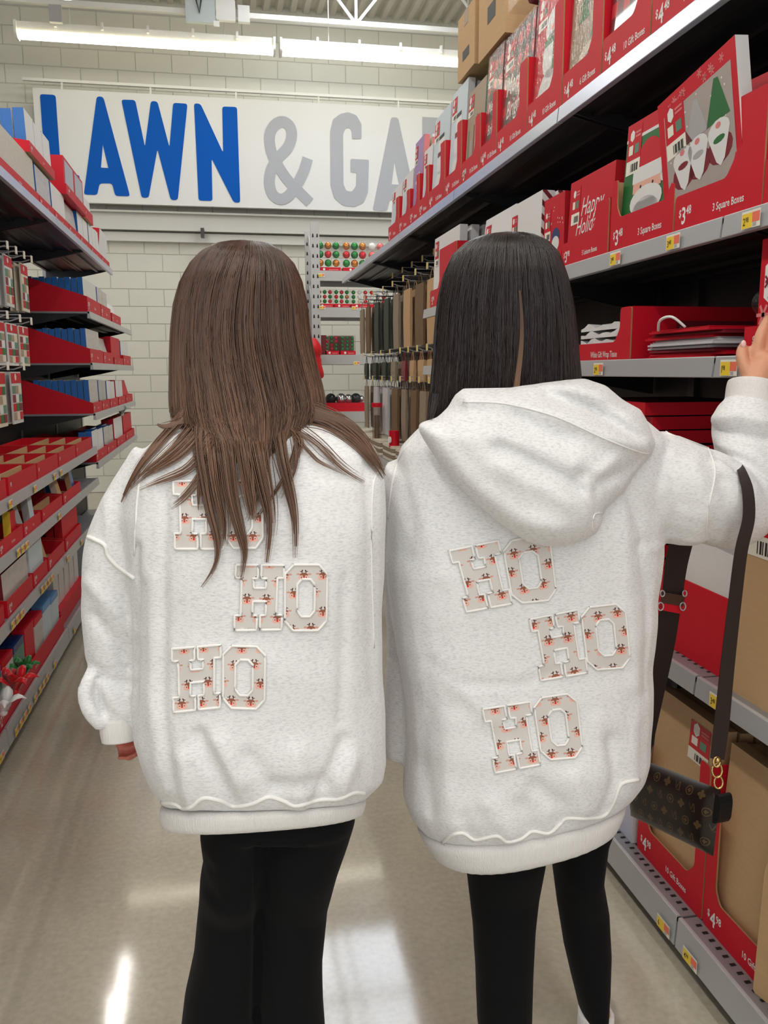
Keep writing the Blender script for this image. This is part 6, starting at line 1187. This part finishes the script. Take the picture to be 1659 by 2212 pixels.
# ------------------------------------------------------------------ crossbody bag
def mono_mat():
    m = bpy.data.materials.new('monogram_canvas'); m.use_nodes = True; nt = m.node_tree; N = nt.nodes; L = nt.links; bs = N['Principled BSDF']
    def mth(op, a, b=None):
        n = N.new('ShaderNodeMath'); n.operation = op
        for i, x in enumerate((a, b)):
            if x is None: continue
            if isinstance(x, (int, float)): n.inputs[i].default_value = x
            else: L.new(x, n.inputs[i])
        return n.outputs[0]
    uv = N.new('ShaderNodeUVMap'); uv.uv_map = 'print'; sp = N.new('ShaderNodeSeparateXYZ'); L.new(uv.outputs[0], sp.inputs[0]); X, Y = sp.outputs[0], sp.outputs[1]; row = mth('FLOOR', Y)
    xs = mth('ADD', X, mth('MULTIPLY', row, .5)); x = mth('SUBTRACT', mth('FRACT', xs), .5); y = mth('SUBTRACT', mth('FRACT', Y), .5); par = mth('FLOORED_MODULO', mth('ADD', mth('FLOOR', xs), row), 3)
    r2 = mth('ADD', mth('MULTIPLY', x, x), mth('MULTIPLY', y, y)); rad = mth('SQRT', r2)
    ringm = mth('MULTIPLY', mth('LESS_THAN', rad, .3), mth('GREATER_THAN', rad, .23)); ang = N.new('ShaderNodeMath'); ang.operation = 'ARCTAN2'; L.new(y, ang.inputs[0]); L.new(x, ang.inputs[1])
    fl = mth('LESS_THAN', rad, mth('ADD', .16, mth('MULTIPLY', mth('ABSOLUTE', mth('COSINE', mth('MULTIPLY', ang.outputs[0], 2))), .14))); small = mth('LESS_THAN', rad, mth('ADD', .07, mth('MULTIPLY', mth('ABSOLUTE', mth('COSINE', mth('MULTIPLY', ang.outputs[0], 2))), .08)))
    def bar(cx, cy, hw, hh, sh=0): return mth('MULTIPLY', mth('LESS_THAN', mth('ABSOLUTE', mth('SUBTRACT', mth('SUBTRACT', x, mth('MULTIPLY', y, sh)), cx)), hw), mth('LESS_THAN', mth('ABSOLUTE', mth('SUBTRACT', y, cy)), hh))
    lv = mth('MAXIMUM', mth('MAXIMUM', bar(-.14, .0, .035, .26, .2), bar(-.06, -.24, .13, .025)), mth('MAXIMUM', bar(.06, .06, .03, .22, -.35), bar(.2, .06, .02, .22, .35)))
    e0 = mth('LESS_THAN', par, .5); e2 = mth('GREATER_THAN', par, 1.5); e1 = mth('SUBTRACT', mth('SUBTRACT', 1, e0), e2)
    msk = mth('MAXIMUM', mth('MAXIMUM', mth('MULTIPLY', e0, mth('MAXIMUM', ringm, small)), mth('MULTIPLY', e1, lv)), mth('MULTIPLY', e2, fl))
    mx = N.new('ShaderNodeMix'); mx.data_type = 'RGBA'; mx.inputs[6].default_value = (*lin((34, 24, 20)), 1); mx.inputs[7].default_value = (*lin((122, 96, 62)), 1); L.new(mth('MULTIPLY', msk, .45), mx.inputs[0]); L.new(mx.outputs[2], bs.inputs['Base Color']); bs.inputs['Roughness'].default_value = .34; return m
MONO = mono_mat(); STRAP = M('dark_brown_strap', (40, 26, 22), .75, var=.15, scale=80); GOLD = M('gold_hardware', (200, 168, 110), .22, metal=.9); LEATH = M('brown_leather', (70, 42, 30), .5); BLKL = M('black_leather', (14, 13, 14), .45)
Yn, Yf = 1.40, 1.66
T1, T2, B1, B2 = on(1, Yn, 1557, 1708), on(1, Yf, 1362, 1632), on(1, Yn, 1541, 1850), on(1, Yf, 1362, 1762)
bag = empty('crossbody_bag', ((B1.x+B2.x)/2, (B1.y+B2.y)/2, (B1.z+B2.z)/2)); tagp(bag, 'dark brown monogram canvas crossbody bag with gold hardware hanging at the hoodie hem', 'handbag'); bl_ = bag.location
nrm = ((T2-T1).cross(B1-T1)).normalized(); nrm = nrm if nrm.x < 0 else -nrm
def bag_grid(side, nu=18, nv=12, off=0.0, v0=0, v1=1):
    vs, uvs = [], []
    for j in range(nv+1):
        for i in range(nu+1):
            a, c = i/nu, v0+(v1-v0)*j/nv; p = (T1*(1-a)+T2*a)*(1-c)+(B1*(1-a)+B2*a)*c; e = (1-(2*a-1)**6)*(1-abs(2*c-1)**4)
            vs.append(p+nrm*side*(.02*max(0, e)**.5+off)-bl_); uvs.append((a*8.4, -c*4.4))
    return vs, uvs, [(j*(nu+1)+i, j*(nu+1)+i+1, (j+1)*(nu+1)+i+1, (j+1)*(nu+1)+i) for j in range(nv) for i in range(nu)]
def uv_mesh(name, vs, uvs, fs, m, parent):
    me = bpy.data.meshes.new(name); me.from_pydata(vs, [], fs); me.materials.append(m); ul = me.uv_layers.new(name='print')
    for lp in me.loops: ul.data[lp.index].uv = uvs[lp.vertex_index]
    me.polygons.foreach_set('use_smooth', [True]*len(fs)); me.update(); return mobj(name, me, parent)
v1_, u1_, f1_ = bag_grid(1); v2_, u2_, f2_ = bag_grid(-1); k = len(v1_); uv_mesh('bag_body', v1_+v2_, u1_+u2_, f1_+[tuple(k+i for i in reversed(q)) for q in f2_], MONO, bag)
v1_, u1_, f1_ = bag_grid(1, off=.0025, v0=-.02, v1=.72); uv_mesh('flap', v1_, u1_, f1_, MONO, bag)
b = MB(); d_ = (T1-T2).normalized(); dn = (B1-T1).normalized(); q = T1+dn*.03+d_*.006-bl_
b.prism(fillet([(0, 0), (.01, 0), (.016, .015), (.016, .05), (.01, .06), (0, .06)], .01), lambda a, c, e: q+d_*(a-.004)+dn*(c-.026)+nrm*e, -.016, .016, BLKL); b.build('end_gusset', bag)
def ringb(c, r, m, name, w=.0022, ax=None):
    P_ = [c+RT*(r*.7*math.cos(t))+UP*(r*math.sin(t)) for t in np.linspace(0, 2*math.pi, 17)]; MB().tube([p-bl_ for p in P_], w, m, 6, cap=False).build(name, bag, smooth=True)
ringb(on(1, Yn-.002, 1552, 1690), .012, GOLD, 'ring'); ringb(on(1, Yn-.002, 1549, 1664), .014, GOLD, 'snap_hook'); ringb(on(1, Yn-.002, 1548, 1646), .009, GOLD, 'swivel', .003); MB().ball(on(1, Yn-.004, 1550, 1642)-bl_, .006, GOLD, 10, 8).build('swivel_ball', bag, smooth=True)
def ribbon(pts, name, m, parent, th=.003):
    """pts: (u, v, depth, half width in pixels)"""
    L1 = cpath([Vector((u, v, y, w)) for u, v, y, w in pts], 6); RG = []
    for i, p in enumerate(L1):
        d = L1[min(i+1, len(L1)-1)]-L1[max(i-1, 0)]; n = Vector((-d.y, d.x)).normalized(); a, c = (p.x+n.x*p.w, p.y+n.y*p.w), (p.x-n.x*p.w, p.y-n.y*p.w)
        A, B = on(1, p.z, *a), on(1, p.z, *c); A2, B2_ = A+FW*th, B+FW*th; RG.append([A-bl_, B-bl_, B2_-bl_, A2-bl_])
    b = MB(); b.rings(RG, m); return b.build(name, parent)
ribbon([(1550, 1640, 1.40, 15), (1560, 1560, 1.40, 16), (1572, 1440, 1.39, 15), (1588, 1300, 1.365, 14), (1602, 1190, 1.335, 13.5), (1618, 1120, 1.33, 13), (1616, 1060, 1.335, 12), (1604, 1020, 1.36, 9), (1596, 1005, 1.42, 7)], 'strap', STRAP, bag)
ribbon([(1478, 1150, 1.52, 25), (1462, 1215, 1.525, 24), (1452, 1290, 1.53, 22), (1436, 1390, 1.56, 22), (1416, 1500, 1.6, 18), (1398, 1600, 1.64, 14), (1392, 1640, 1.66, 12)], 'strap', STRAP, bag)
ribbon([(1456, 1283, 1.522, 25), (1452, 1306, 1.522, 24)], 'strap_keeper', LEATH, bag, .006); ribbon([(1452, 1306, 1.524, 23), (1449, 1322, 1.524, 23)], 'strap_stripe', RED, bag)
for u in (1431, 1479): ringb(on(1, 1.52, u, 1282), .006, SILV, 'buckle', .0015); ringb(on(1, 1.52, u-4, 1310), .008, SILV, 'buckle', .0015)
